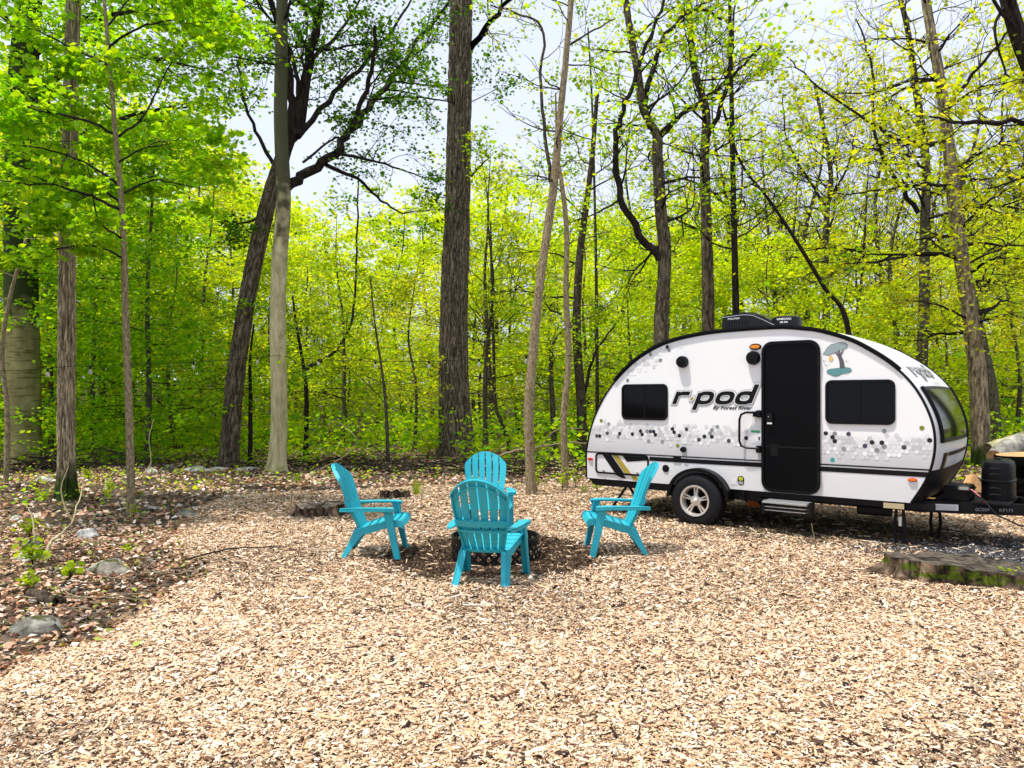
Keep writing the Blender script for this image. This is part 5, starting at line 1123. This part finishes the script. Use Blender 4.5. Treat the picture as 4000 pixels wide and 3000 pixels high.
T(MB().box((4.5, .95, .478), (.7, .9, .02)), 'a_frame_tray', M['blk_rough'], .004)
bb = T(MB().prism([(.50, .49), (.50, .60), (.54, .645), (.90, .645), (.94, .60), (.94, .49)], 4.25, 4.49, 'x'), 'battery_box', M['blk'], .01)
MB().box((4.37, .72, .60), (.26, .46, .02)).build('battery_lid_rim', M['blk'], bb, .004)
V, Fc = text_mesh('24', .05); mb = MB(); mb.add([(4.4935, .56 + p[0], .53 + p[1]) for p in V], Fc); link('box_lettering', mb.mesh('bl'), M['greyd'], bb)
mb = MB().tube([(4.42, .62, .64), (4.52, .58, .60), (4.58, .54, .55), (4.64, .50, .48)], .007, 6); T(mb, 'battery_cable', flat('red_cable', (.5, .02, .05), .4))
T(MB().tube([(4.44, .6, .63), (4.62, .5, .52), (4.74, .46, .38), (4.95, .50, .28), (5.2, .6, .30), (5.35, .8, .42)], .009, 6), 'harness_cable', M['rubber'], smooth=True)
# propane cover, rounded lozenge in plan with a rim at half height
def loz(hx, hy, n=28, e_=3.0): return sup(0, 0, hx, hy, n, e_)
def cover(c_, levels):
    mb = MB(); v = []; f = []; n = 28
    for hx, hy, z in levels: v += [(c_[0] + p[0], c_[1] + p[1], z) for p in loz(hx, hy)]
    m_ = len(levels); f = [(i * n + j, i * n + (j + 1) % n, (i + 1) * n + (j + 1) % n, (i + 1) * n + j) for i in range(m_ - 1) for j in range(n)] + [tuple(range((m_ - 1) * n, m_ * n))]
    return mb.add(v, f)
pc = T(cover((4.70, 1.02), [(.155, .27, .49), (.155, .27, .68), (.162, .28, .685), (.162, .28, .70), (.152, .265, .708), (.152, .265, .84), (.14, .25, .89), (.105, .20, .915), (.05, .10, .92)]), 'propane_cover', M['blk'], 0, True)
mbh = MB()
for q, (zz) in enumerate((.55, .62, .77, .83)): mbh.tube([(4.70 + .05, .752, zz), (4.70, .742, zz + .006), (4.70 - .05, .748, zz)], .006, 6)
mbh.build('grip', M['blk_rough'], pc); MB().box((4.70, 1.0, .925), (.06, .18, .02)).build('lid_knob', M['blk_rough'], pc, .006)
T(MB().tube([(5.35, 1.02, .53), (5.35, 1.02, .95)], .03, 10), 'tongue_jack', M['blk_rough'], smooth=True); T(MB().box((5.36, .98, .96), (.12, .12, .16)), 'tongue_jack_head', M['blk'], .02)
T(MB().tube([(5.35, 1.02, .46), (5.35, 1.02, .03)], .022, 10), 'jack_post', M['alu'])
mb = MB()
for q in range(12):
    t_ = q / 11; p_ = Vector((5.1 + .28 * t_, .60 + .3 * t_, .43 - .28 * math.sin(t_ * math.pi))); a0 = math.pi / 2 * (q % 2)
    mb.tube([p_ + Vector((.020 * math.cos(s * math.pi / 4), .012 * math.sin(s * math.pi / 4) * math.cos(a0), .012 * math.sin(s * math.pi / 4) * math.sin(a0) - 0)) for s in range(9)], .004, 4, False)
T(mb, 'safety_chain', M['alu'])
# wheel chock on the ground
ch = MB().prism([(0, 0), (.18, 0), (.16, .03), (.05, .16), (0, .10)], 0, .12); cho = link('wheel_chock', ch.mesh('wheel_chock', .006), M['orange'])
cho.location = (3.36, 11.0, .01); cho.rotation_euler = (0, 0, R(-38))
tag(cho, 'orange plastic wedge chock lying on the ground behind the trailer wheel', 'wheel chock')

# ================================================================== string lights
lx = [PT(-60, 800, 11.5), PT(146, 791, 11.78), PT(597, 768, 16.1), PT(1160, 766, 12.7), PT(1500, 740, 17)]
sl = empty('string_light', lx[1], 0, 'string of clear bulbs hung between the trunks across the back of the clearing', 'string light')
o_ = Vector(lx[1]); wire = []
def span(a, b_, t_, sag): p = a.lerp(b_, t_); p.z -= sag * 4 * t_ * (1 - t_); return p - o_
SP2 = [(lx[0], lx[1], .03), (lx[1], lx[2], .04), (lx[2], lx[3], .12), (lx[3], lx[4], .1)]
for a, b_, s_ in SP2: wire += [span(a, b_, q / 16, s_) for q in range(17)]
mb = MB().tube(wire, .005, 5); mb.build('wire', M['blk'], sl)
def find_t(a, b_, u):   # parameter where the span crosses the bearing u
    k = (u - 1106) / 1662; return (k * a.y - a.x) / ((b_.x - a.x) - k * (b_.y - a.y))
m, t, b = new_mat('clear_bulb_glass'); b.inputs['Base Color'].default_value = (.7, .7, .66, 1); b.inputs['Roughness'].default_value = .1; b.inputs['Transmission Weight'].default_value = .6
M['bulb'] = m; me_s = MB().lathe([(.018, 0), (.02, -.02), (.016, -.05), (.012, -.052)], 10).mesh('socket'); me_b = MB().lathe([(.013, -.045), (.026, -.075), (.030, -.10), (.022, -.125), (.004, -.135)], 12).mesh('bulb', 0, True)
for u, k in ((103, 0), (195, 1), (418, 1), (556, 1), (688, 2), (811, 2), (927, 2), (1035, 2), (1137, 2)):
    a, b_, s_ = SP2[k]; p = span(a, b_, find_t(a, b_, u), s_); so = link('socket', me_s, M['blk'], sl, p); link('bulb', me_b, M['bulb'], so)

# ================================================================== stumps
def stump(name, label, loc, rx, ry, h, topc, moss, seed, rz=0, tilt=0.0):
    n, lv_ = 110, 11; v, c = [], []; f = []
    for i in range(lv_):
        q = i / (lv_ - 1)
        for j in range(n):
            a = 2 * math.pi * j / n; ca, sa = math.cos(a), math.sin(a)
            root = (1 - q) ** 2.6 * (.08 + .38 * max(0, math.cos(a * 3 + seed)) ** 3); ridge = .26 * (float(vnoise(ca * 5 + seed, sa * 5, q * .6)) - .5) + .14 * (float(vnoise(ca * 13 + seed, sa * 13, q)) - .5)
            rr_ = 1 + root + ridge; zt = h * (1 + 1.1 * (float(vnoise(ca * 2.2 + seed * 3, sa * 2.2, .5)) - .5) + tilt * ca)
            zt += h * .35 * (float(vnoise(ca * 9 + seed, sa * 9, 3.3)) - .5); z = -.06 + (zt + .06) * q ** .7; v.append((rx * ca * rr_, ry * sa * rr_, z))
            k = float(fbm(np.array(ca * 14 + seed), np.array(sa * 14), np.array(z * 12.)))
            base = np.array([.17, .12, .08]) * (.05 + 2.2 * max(0, k - .25) * (1.4 if ridge > 0 else .5))
            if moss and float(fbm(np.array(ca * 4 + 5 + seed), np.array(sa * 4), np.array(z * 16.))) > .58: base = np.array([.075, .105, .010]) * (.1 + 1.6 * k)
            c.append(base)
    for i in range(lv_ - 1):
        for j in range(n): f.append((i * n + j, i * n + (j + 1) % n, (i + 1) * n + (j + 1) % n, (i + 1) * n + j))
    o = empty(name, loc, rz, label, 'stump')
    link('stump_side', np_mesh('stump_side', np.array(v), np.array(f), np.array(c), False), M['rot'], o)
    top = v[-n:]; tv, tcx, tf = [], [], []; K = 8
    for i in range(K + 1):
        s = 1 - i / (K + .0) * .995
        for j in range(n):
            x_, y_, z_ = top[j]; zz = z_ * s + h * 1.0 * (1 - s) + (.0 if i == 0 else (.035 * (float(vnoise(x_ * s * 14 + seed, y_ * s * 5, 1.1)) - .5)) + .03 * (float(vnoise(x_ * s * 3, y_ * s * 3 + seed, 2.0)) - .5))
            tv.append((x_ * s, y_ * s, zz)); g_ = float(vnoise(x_ * s * 30, y_ * s * 5, seed)); g2 = float(vnoise(x_ * s * 6, y_ * s * 6, seed)); cc_ = np.array(topc) * (.45 + .8 * g_); cr_ = float(vnoise(x_ * s * 9 + seed, y_ * s * 26, 7.7)); cc_ = cc_ * (.35 if g2 < .28 else 1) * (.12 if cr_ < .2 else 1); tcx.append(cc_)
    for i in range(K):
        for j in range(n): tf.append((i * n + j, i * n + (j + 1) % n, (i + 1) * n + (j + 1) % n, (i + 1) * n + j))
    link('stump_top', np_mesh('stump_top', np.array(tv), np.array(tf), np.array(tcx), False), M['grain'], o)
    return o
g0 = gp(682, 1122); stump('tree_stump', 'low dark stump with pale weathered edges behind the left chair', g0 + Vector((0, .35, 0)), .36, .28, .14, (.34, .27, .20), False, 2.0)
g0 = gp(852, 1078); stump('tree_stump', 'small flat black stump in the chips between the left and far chairs', g0 + Vector((0, .1, 0)), .22, .16, .09, (.05, .04, .035), False, 5.0)
stump('tree_stump', 'large mossy weathered stump in front of the trailer nose at the right edge', (4.05, 6.62, gzf(3.9, 6.5)), .72, .36, .13, (.15, .125, .095), True, 3.4, R(-14), -.25)
# sprigs and slabs near the big stump
# ================================================================== rocks
def rock(label, u, v, wpx, hpx, col, flatn=1.0):
    p = gp(u, v); d = p.y; w_ = wpx / 1662 * d / 2 * .88; h = hpx / 1662 * d * .9; sd_ = rng.uniform(0, 50)
    bm = bmesh.new(); bmesh.ops.create_icosphere(bm, subdivisions=4, radius=1)
    P = np.array([q.co[:] for q in bm.verts]); F_ = np.array([[q.index for q in fc.verts] for fc in bm.faces]); bm.free()
    nn = fbm(P[:, 0] * 1.2 + sd_, P[:, 1] * 1.2, P[:, 2] * 1.2, 4); P = P * (1 + .75 * (nn - .5))[:, None]; P = np.round(P * 4.5) / 4.5 * .25 + P * .75
    P[:, 0] *= w_; P[:, 1] *= w_ * .7; P[:, 2] = P[:, 2] * h * .9 + h * .0
    k = fbm(P[:, 0] * 9 + sd_, P[:, 1] * 9, P[:, 2] * 20, 3); c = np.array(col)[None] * np.clip(-.1 + 2.1 * k, .1, 1.5)[:, None]
    ms = fbm(P[:, 0] * 7, P[:, 1] * 7 + sd_, P[:, 2] * 7, 3) > .68; c[ms] = np.array([.09, .10, .035]) * (.5 + k[ms])[:, None]
    o = link('rock', np_mesh('rock', P, F_, c, False), M['stone']); o.location = p + Vector((0, w_ * .6, 0)); o.rotation_euler = (0, 0, rng.uniform(-.3, .3)); tag(o, label, 'rock', 'rocks in the leaf litter')
WH, GR, DK_ = (.52, .51, .48), (.24, .22, .18), (.10, .095, .08)
for a in [('white rock behind the mossy foot of the shaggy tree', 90, 1040, 46, 17, WH), ('small white stone between the shaggy tree and the spotted sapling', 204, 1112, 26, 10, WH), ('pointed white rock left of the leaning pale branch', 180, 1162, 54, 28, WH),
          ('flat grey slab right of the spotted sapling at the chip edge', 394, 1112, 70, 14, GR), ('thin white slab just behind the spotted sapling foot', 328, 1094, 44, 5, WH), ('broad pale rock half buried in brown leaves', 222, 1240, 90, 36, (.36, .33, .27)),
          ('dark boulder under green sprigs at the left edge', 68, 1186, 50, 32, DK_), ('pale flat rock beside the dark boulder at the left edge', 50, 1212, 72, 22, WH), ('small white rock in front of the dark short log', 66, 1290, 32, 13, WH), ('little grey rock lying on brown litter by the chip edge', 157, 1274, 28, 12, GR),
          ('largest boulder, grey and white, at the bottom left corner', 56, 1362, 140, 44, (.27, .26, .22)), ('white rock under the leafy beech', 322, 1022, 32, 14, WH), ('long low white rock behind the leaf litter near the leaning maple', 418, 1020, 70, 13, (.5, .5, .48)),
          ('low white rock at the foot of the leaning maple', 462, 1018, 44, 13, WH), ('flat pale rock between the leaning maple and the pale smooth trunk', 530, 1018, 54, 12, WH), ('small rock at the chip edge near the bottom left', 270, 1362, 22, 10, GR), ('dark mossy rock under the leafy beech', 362, 1018, 40, 16, DK_),
          ('white stone in the litter left of the shaggy tree', 30, 1120, 30, 10, WH)]: rock(*a)
# ================================================================== sticks, branches, logs
def stick(name, label, cat, pts, r0, r1, mat, group=None, side=()):
    P = [Vector(p) for p in pts]; o0 = P[0].copy(); root = None
    S_ = spline([arr(p - o0) for p in P], max(6, 5 * len(P))); S_ = S_ + rng.normal(0, r0 * .35, S_.shape)
    L_ = [(S_, np.linspace(r0, r1, len(S_)), 7)]
    for q, ps in enumerate(side):
        s2 = spline([arr(Vector(p) - o0) for p in ps], 10); L_.append((s2, np.linspace(r0 * .55, r1 * .6, 10), 5))
    if len(L_) == 1: o = link(name, tubes_mesh(name, L_), mat); o.location = o0
    else:
        o = empty(name, o0)
        for i, l in enumerate(L_): link('stem' if i == 0 else 'side_branch', tubes_mesh('stem', [l]), mat, o)
    return tag(o, label, cat, group)
def up(u, v, d): return PT(u, v, d)
stick('fallen_branch', 'pale forked branch sticking up out of the leaf litter before the shaggy tree', 'branch', [up(97, 1220, 7.4), up(108, 1175, 7.5), up(135, 1150, 7.55), up(158, 1122, 7.6), up(176, 1060, 7.8), up(190, 1040, 7.8)], .016, .004, M['bark_pale'],
      side=([up(156, 1125, 7.6), up(138, 1090, 7.6), up(132, 1050, 7.6), up(147, 1010, 7.6), up(141, 996, 7.6)],))
stick('fallen_branch', 'thin grey twig curving upward near the left edge', 'branch', [up(70, 1190, 7.9), up(74, 1150, 7.9), up(65, 1105, 8), up(56, 1090, 8)], .010, .003, M['bark_pale'])
stick('short_log', 'short brown log lying among leaves and white stones at left', 'log', [gp(60, 1280) + Vector((0, 0, .05)), gp(100, 1290) + Vector((0, 0, .05)), gp(128, 1300) + Vector((0, 0, .04))], .045, .04, M['bark_brown'])
stick('fallen_branch', 'grey branch lying from the oak foot toward the slender tan trunks', 'branch', [up(1010, 1040, 15.5), up(1080, 985, 15.5), up(1150, 968, 15.5), up(1230, 955, 15.5), up(1290, 962, 15.5)], .028, .01, M['bark_tan'], side=([up(1170, 965, 15.5), up(1200, 930, 15.3), up(1260, 925, 15.2)],))
stick('fallen_branch', 'thin pale branch arching over the litter left of the left chair', 'branch', [up(300, 1040, 15), up(325, 1000, 15), up(322, 950, 15), up(332, 905, 15)], .014, .004, M['bark_pale'])
stick('fallen_branch', 'long pale branch leaning up from the litter between beech and left chair', 'branch', [up(665, 1035, 14.5), up(700, 1010, 14.5), up(745, 985, 14.5), up(770, 950, 14.6), up(735, 915, 14.8), up(705, 905, 14.8)], .012, .004, M['bark_tan'])
stick('upright_twig', 'thin brown twig standing in the chips in front of the trailer steps', 'twig', [gp(1762, 1190), gp(1762, 1190) + Vector((-.02, 0, .14)), gp(1762, 1190) + Vector((-.045, 0, .26))], .007, .003, M['bark_tan'])
stick('upright_twig', 'tiny dark twig standing in the foreground wood chips', 'twig', [gp(1534, 1476), gp(1534, 1476) + Vector((0, 0, .06)), gp(1534, 1476) + Vector((-.01, 0, .12))], .003, .002, M['bark_dark'])
for i in range(48):
    u = rng.uniform(-80, 480) if i < 28 else rng.uniform(560, 1300); v = rng.uniform(1065, 1330) if i < 28 else rng.uniform(1000, 1040)
    p = gp(u, v); 
    if float(clear_sd(np.array([p.x]), np.array([p.y]))[0]) > 0: continue
    L_ = rng.uniform(.3, 1.3); a = rng.normal(0, .6); q = p + Vector((math.cos(a) * L_, math.sin(a) * L_, 0)); mid = (p + q) / 2 + Vector((rng.normal(0, .06), rng.normal(0, .06), 0))
    for w_ in (p, q, mid): w_.z = gzf(w_.x, w_.y) + rng.uniform(.015, .07)
    r0 = rng.uniform(.004, .011); pale = rng.random() < .6
    stick('fallen_stick', ('pale' if pale else 'dark') + (' stick lying on the leaf litter at the left of the clearing' if i < 28 else ' stick lying on the leaf litter along the back of the clearing'), 'stick', [p, mid, q], r0, r0 * .4, M['bark_tan'] if pale else M['bark_dark'], 'sticks on the leaf litter')
def brush(label, cx, cy, rx, ry, h, n):
    L_ = []
    for _ in range(n):
        a = rng.uniform(0, 6.28); r_ = rng.random() ** .5; p = np.array([cx + rx * r_ * math.cos(a), cy + ry * r_ * math.sin(a), 0]); z0 = gzf(p[0], p[1]); hh_ = h * (1 - r_ * .7) * rng.random()
        b_ = rng.normal(0, .5) + (0 if rng.random() < .5 else math.pi); l = rng.uniform(.4, 1.2); q = p + np.array([math.cos(b_) * l, math.sin(b_) * l, 0]); p[2] = z0 + hh_; q[2] = z0 + hh_ + rng.normal(.05, .16)
        if q[2] < z0: q[2] = z0 + .02
        m_ = (p + q) / 2 + rng.normal(0, .06, 3); r0 = rng.uniform(.005, .016); L_.append((spline([p, m_, q], 7), np.linspace(r0, r0 * .4, 7), 5))
    o = link('brush_pile', tubes_mesh('brush_pile', L_), M['bark_dark']); tag(o, label, 'brush pile', kind='stuff')
p = gp(85, 1018); brush('dark pile of dead branches at the foot of the thick beech', p.x, p.y, 1.3, .7, .55, 90)
p = gp(985, 1020); brush('dead branches heaped at the foot of the huge oak', p.x + .6, p.y - .2, 2.6, .7, .4, 120)
p = gp(740, 1010); brush('low tangle of dead branches behind the left chair', p.x, p.y, 2.0, .6, .3, 70)
p = gp(230, 1015); brush('grey dead twigs under the leafy beech', p.x, p.y, 1.6, .6, .6, 60)
# logs by the tongue on the right
def log(name, label, a, b_, r0, r1, mat, endm):
    a, b_ = Vector(a), Vector(b_); o = empty(name, a, 0, label, 'log'); d_ = b_ - a
    P = spline([(0, 0, 0), arr(d_ * .5 + Vector((0, 0, .02))), arr(d_)], 16); n = 18; me_ = tubes_mesh('bark', [(spline([(0, 0, 0), arr(d_ * .5 + Vector((0, 0, .03))), arr(d_)], 40), np.linspace(r0, r1, 40), 28)])
    V_ = np.array([q.co[:] for q in me_.vertices]); P2 = np.repeat(spline([(0, 0, 0), arr(d_ * .5 + Vector((0, 0, .03))), arr(d_)], 40), 28, 0); k_ = fbm(V_[:, 0] * 5 + a.x, V_[:, 1] * 12, V_[:, 2] * 12, 3); V_ = P2 + (V_ - P2) * (1 + .45 * (k_ - .5))[:, None]
    me_.vertices.foreach_set('co', V_.astype(np.float32).ravel()); link('bark', me_, mat, o)
    for e_, r_, s_ in ((Vector((0, 0, 0)), r0, -1), (d_, r1, 1)):
        t_ = d_.normalized(); uu = t_.orthogonal().normalized(); ww = t_.cross(uu)
        MB().add([e_ + t_ * s_ * .004 + (uu * math.cos(2 * math.pi * i / 18) + ww * math.sin(2 * math.pi * i / 18)) * r_ * .99 for i in range(18)], [tuple(range(18))]).build('cut_end', endm, o)
    return o
M['cutwood'] = flat('fresh_cut_wood', (.48, .29, .13), .7, 0, .2, .3, 12)
log('fallen_log', 'pale grey fallen log rising to the right behind the propane cover', PT(2135, 972, 13.4), PT(2330, 915, 13.9), .12, .10, M['bark_pale'], M['bark_grey'])
log('fallen_log', 'weathered whitish log lying low behind the trailer tongue', PT(2150, 990, 13.0), PT(2205, 955, 13.4), .15, .16, flat('bleached_wood', (.36, .34, .29), .9, 0, .1, .5, 8, .4), M['cutwood'])
log('standing_log', 'thick upright cut log section at the right edge behind the propane cover', (7.35, 10.95, -.02), (7.3, 10.95, .78), .40, .36, M['bark_shag'], M['cutwood'])
MBf = MB().prism([(0, 0), (.24, 0), (.30, .10), (.10, .42), (.02, .30)], 0, .16); fw = link('split_firewood', MBf.mesh('split_firewood', .01), M['cutwood']); pf_ = gp(2098, 1082); fw.location = (6.35, 10.6, .12); fw.rotation_euler = (R(-10), 0, R(10)); tag(fw, 'orange split firewood wedge leaning between the battery box and propane cover', 'firewood')
log('wood_round', 'brown cut log end lying behind the propane cover', (6.3, 11.4, .16), (7.6, 11.6, .18), .17, .15, M['bark_brown'], M['cutwood'])
# ================================================================== little plants
def sprig(name, label, u, v, h, n, pal, size, cat='plant', group=None, spread=.5):
    p = gp(u, v); L_, tp_ = [], []
    for _ in range(n):
        a = rng.uniform(0, 6.28); q = np.array([math.cos(a) * h * spread * rng.random(), math.sin(a) * h * spread * rng.random(), h * rng.uniform(.5, 1)]); P_ = spline([np.zeros(3), q * np.array([.4, .4, .6]), q], 5); L_.append((P_, np.linspace(.003, .0015, 5), 3)); tp_ += [P_[-1], P_[3], P_[2]]
    o = empty(name, p, 0, label, cat, group); link('stems', tubes_mesh('stems', L_), M['bark_dark'], o); link('leaves', leaves_mesh('leaves', tp_, 2, size * .45, size * .62, [[.34, .50, .01], [.42, .52, .02], [.24, .38, .01]], shape=8), M['leaf'], o)
SG = 'green seedlings along the clearing edge'
for lab, u, v, h, n, s_ in [('bright green seedling in the litter behind the spotted sapling', 235, 1062, .18, 9, .07), ('leafy sprigs left of the mossy shaggy trunk', 95, 1085, .22, 10, .07), ('sprig of drooping leaves by the left edge above the dark boulder', 66, 1160, .28, 7, .09), ('yellow green sprig with drooping leaves by the left edge', 72, 1225, .32, 9, .10), ('small yellow green sprig by the broad pale rock', 153, 1245, .14, 4, .10),
     ('tiny seedling beside the foot of the spotted sapling', 288, 1125, .2, 5, .07), ('leafy sprigs at the foot of the leaning slender trunk', 1160, 1058, .45, 12, .08), ('leafy sprigs right of the two slender tan trunks', 1245, 1050, .4, 10, .08), ('leafy sprig at the foot of the thinner tan stem', 1215, 1055, .4, 8, .08), ('yellow green seedling under the trailer tail', 1290, 1062, .3, 8, .07), ('broad drooping leaves before the huge oak', 925, 990, .7, 12, .14),
     ('seedling in the dark litter at the left chip edge', 280, 1190, .1, 3, .06), ('small green sprig low in the left corner', 60, 1265, .14, 6, .07), ('leafy weed on the mossy stump at the right edge', 2175, 1275, .16, 6, .06), ('young plants behind the left chair', 640, 1040, .2, 8, .06), ('bright herb tuft just behind the shaggy tree', 190, 1040, .25, 10, .07), ('leafy seedling left of the oak brush heap', 1030, 1038, .25, 8, .08)]:
    sprig('seedling', lab, u, v, h, n, 'bright', s_, 'seedling', SG)
def tuft(label, u, v, h, n):
    p = gp(u, v); V_, F_, C_2 = [], [], []
    for i in range(n):
        a = rng.uniform(0, 6.28); r_ = rng.uniform(0, .08); b0_ = np.array([math.cos(a) * r_, math.sin(a) * r_, 0]); ln_ = h * rng.uniform(.5, 1); tipv = b0_ + np.array([math.cos(a) * ln_ * .35, math.sin(a) * ln_ * .35, ln_]); s_ = np.array([-math.sin(a), math.cos(a), 0]) * .004
        mid = (b0_ + tipv) / 2 + np.array([0, 0, ln_ * .1]); k = len(V_); V_ += [b0_ - s_, b0_ + s_, mid + s_, mid - s_, tipv, tipv + s_ * .1]; F_ += [(k, k + 1, k + 2, k + 3), (k + 3, k + 2, k + 5, k + 4)]; C_2 += [np.array([.35, .48, .03]) * rng.uniform(.7, 1.1)] * 6
    o = link('grass_tuft', np_mesh('grass_tuft', np.array(V_), np.array(F_), np.array(C_2)), M['leaf']); o.location = p; tag(o, label, 'grass tuft', 'grass tufts in the chips')
tuft('tall bright grass tuft in the chips between the left and far chairs', 901, 1068, .30, 60); tuft('short grass tuft left of the tall one', 878, 1072, .15, 30); tuft('grass tuft by the left litter edge', 232, 1070, .2, 40); tuft('small grass tuft right of the slender tan trunks', 1262, 1060, .18, 30)
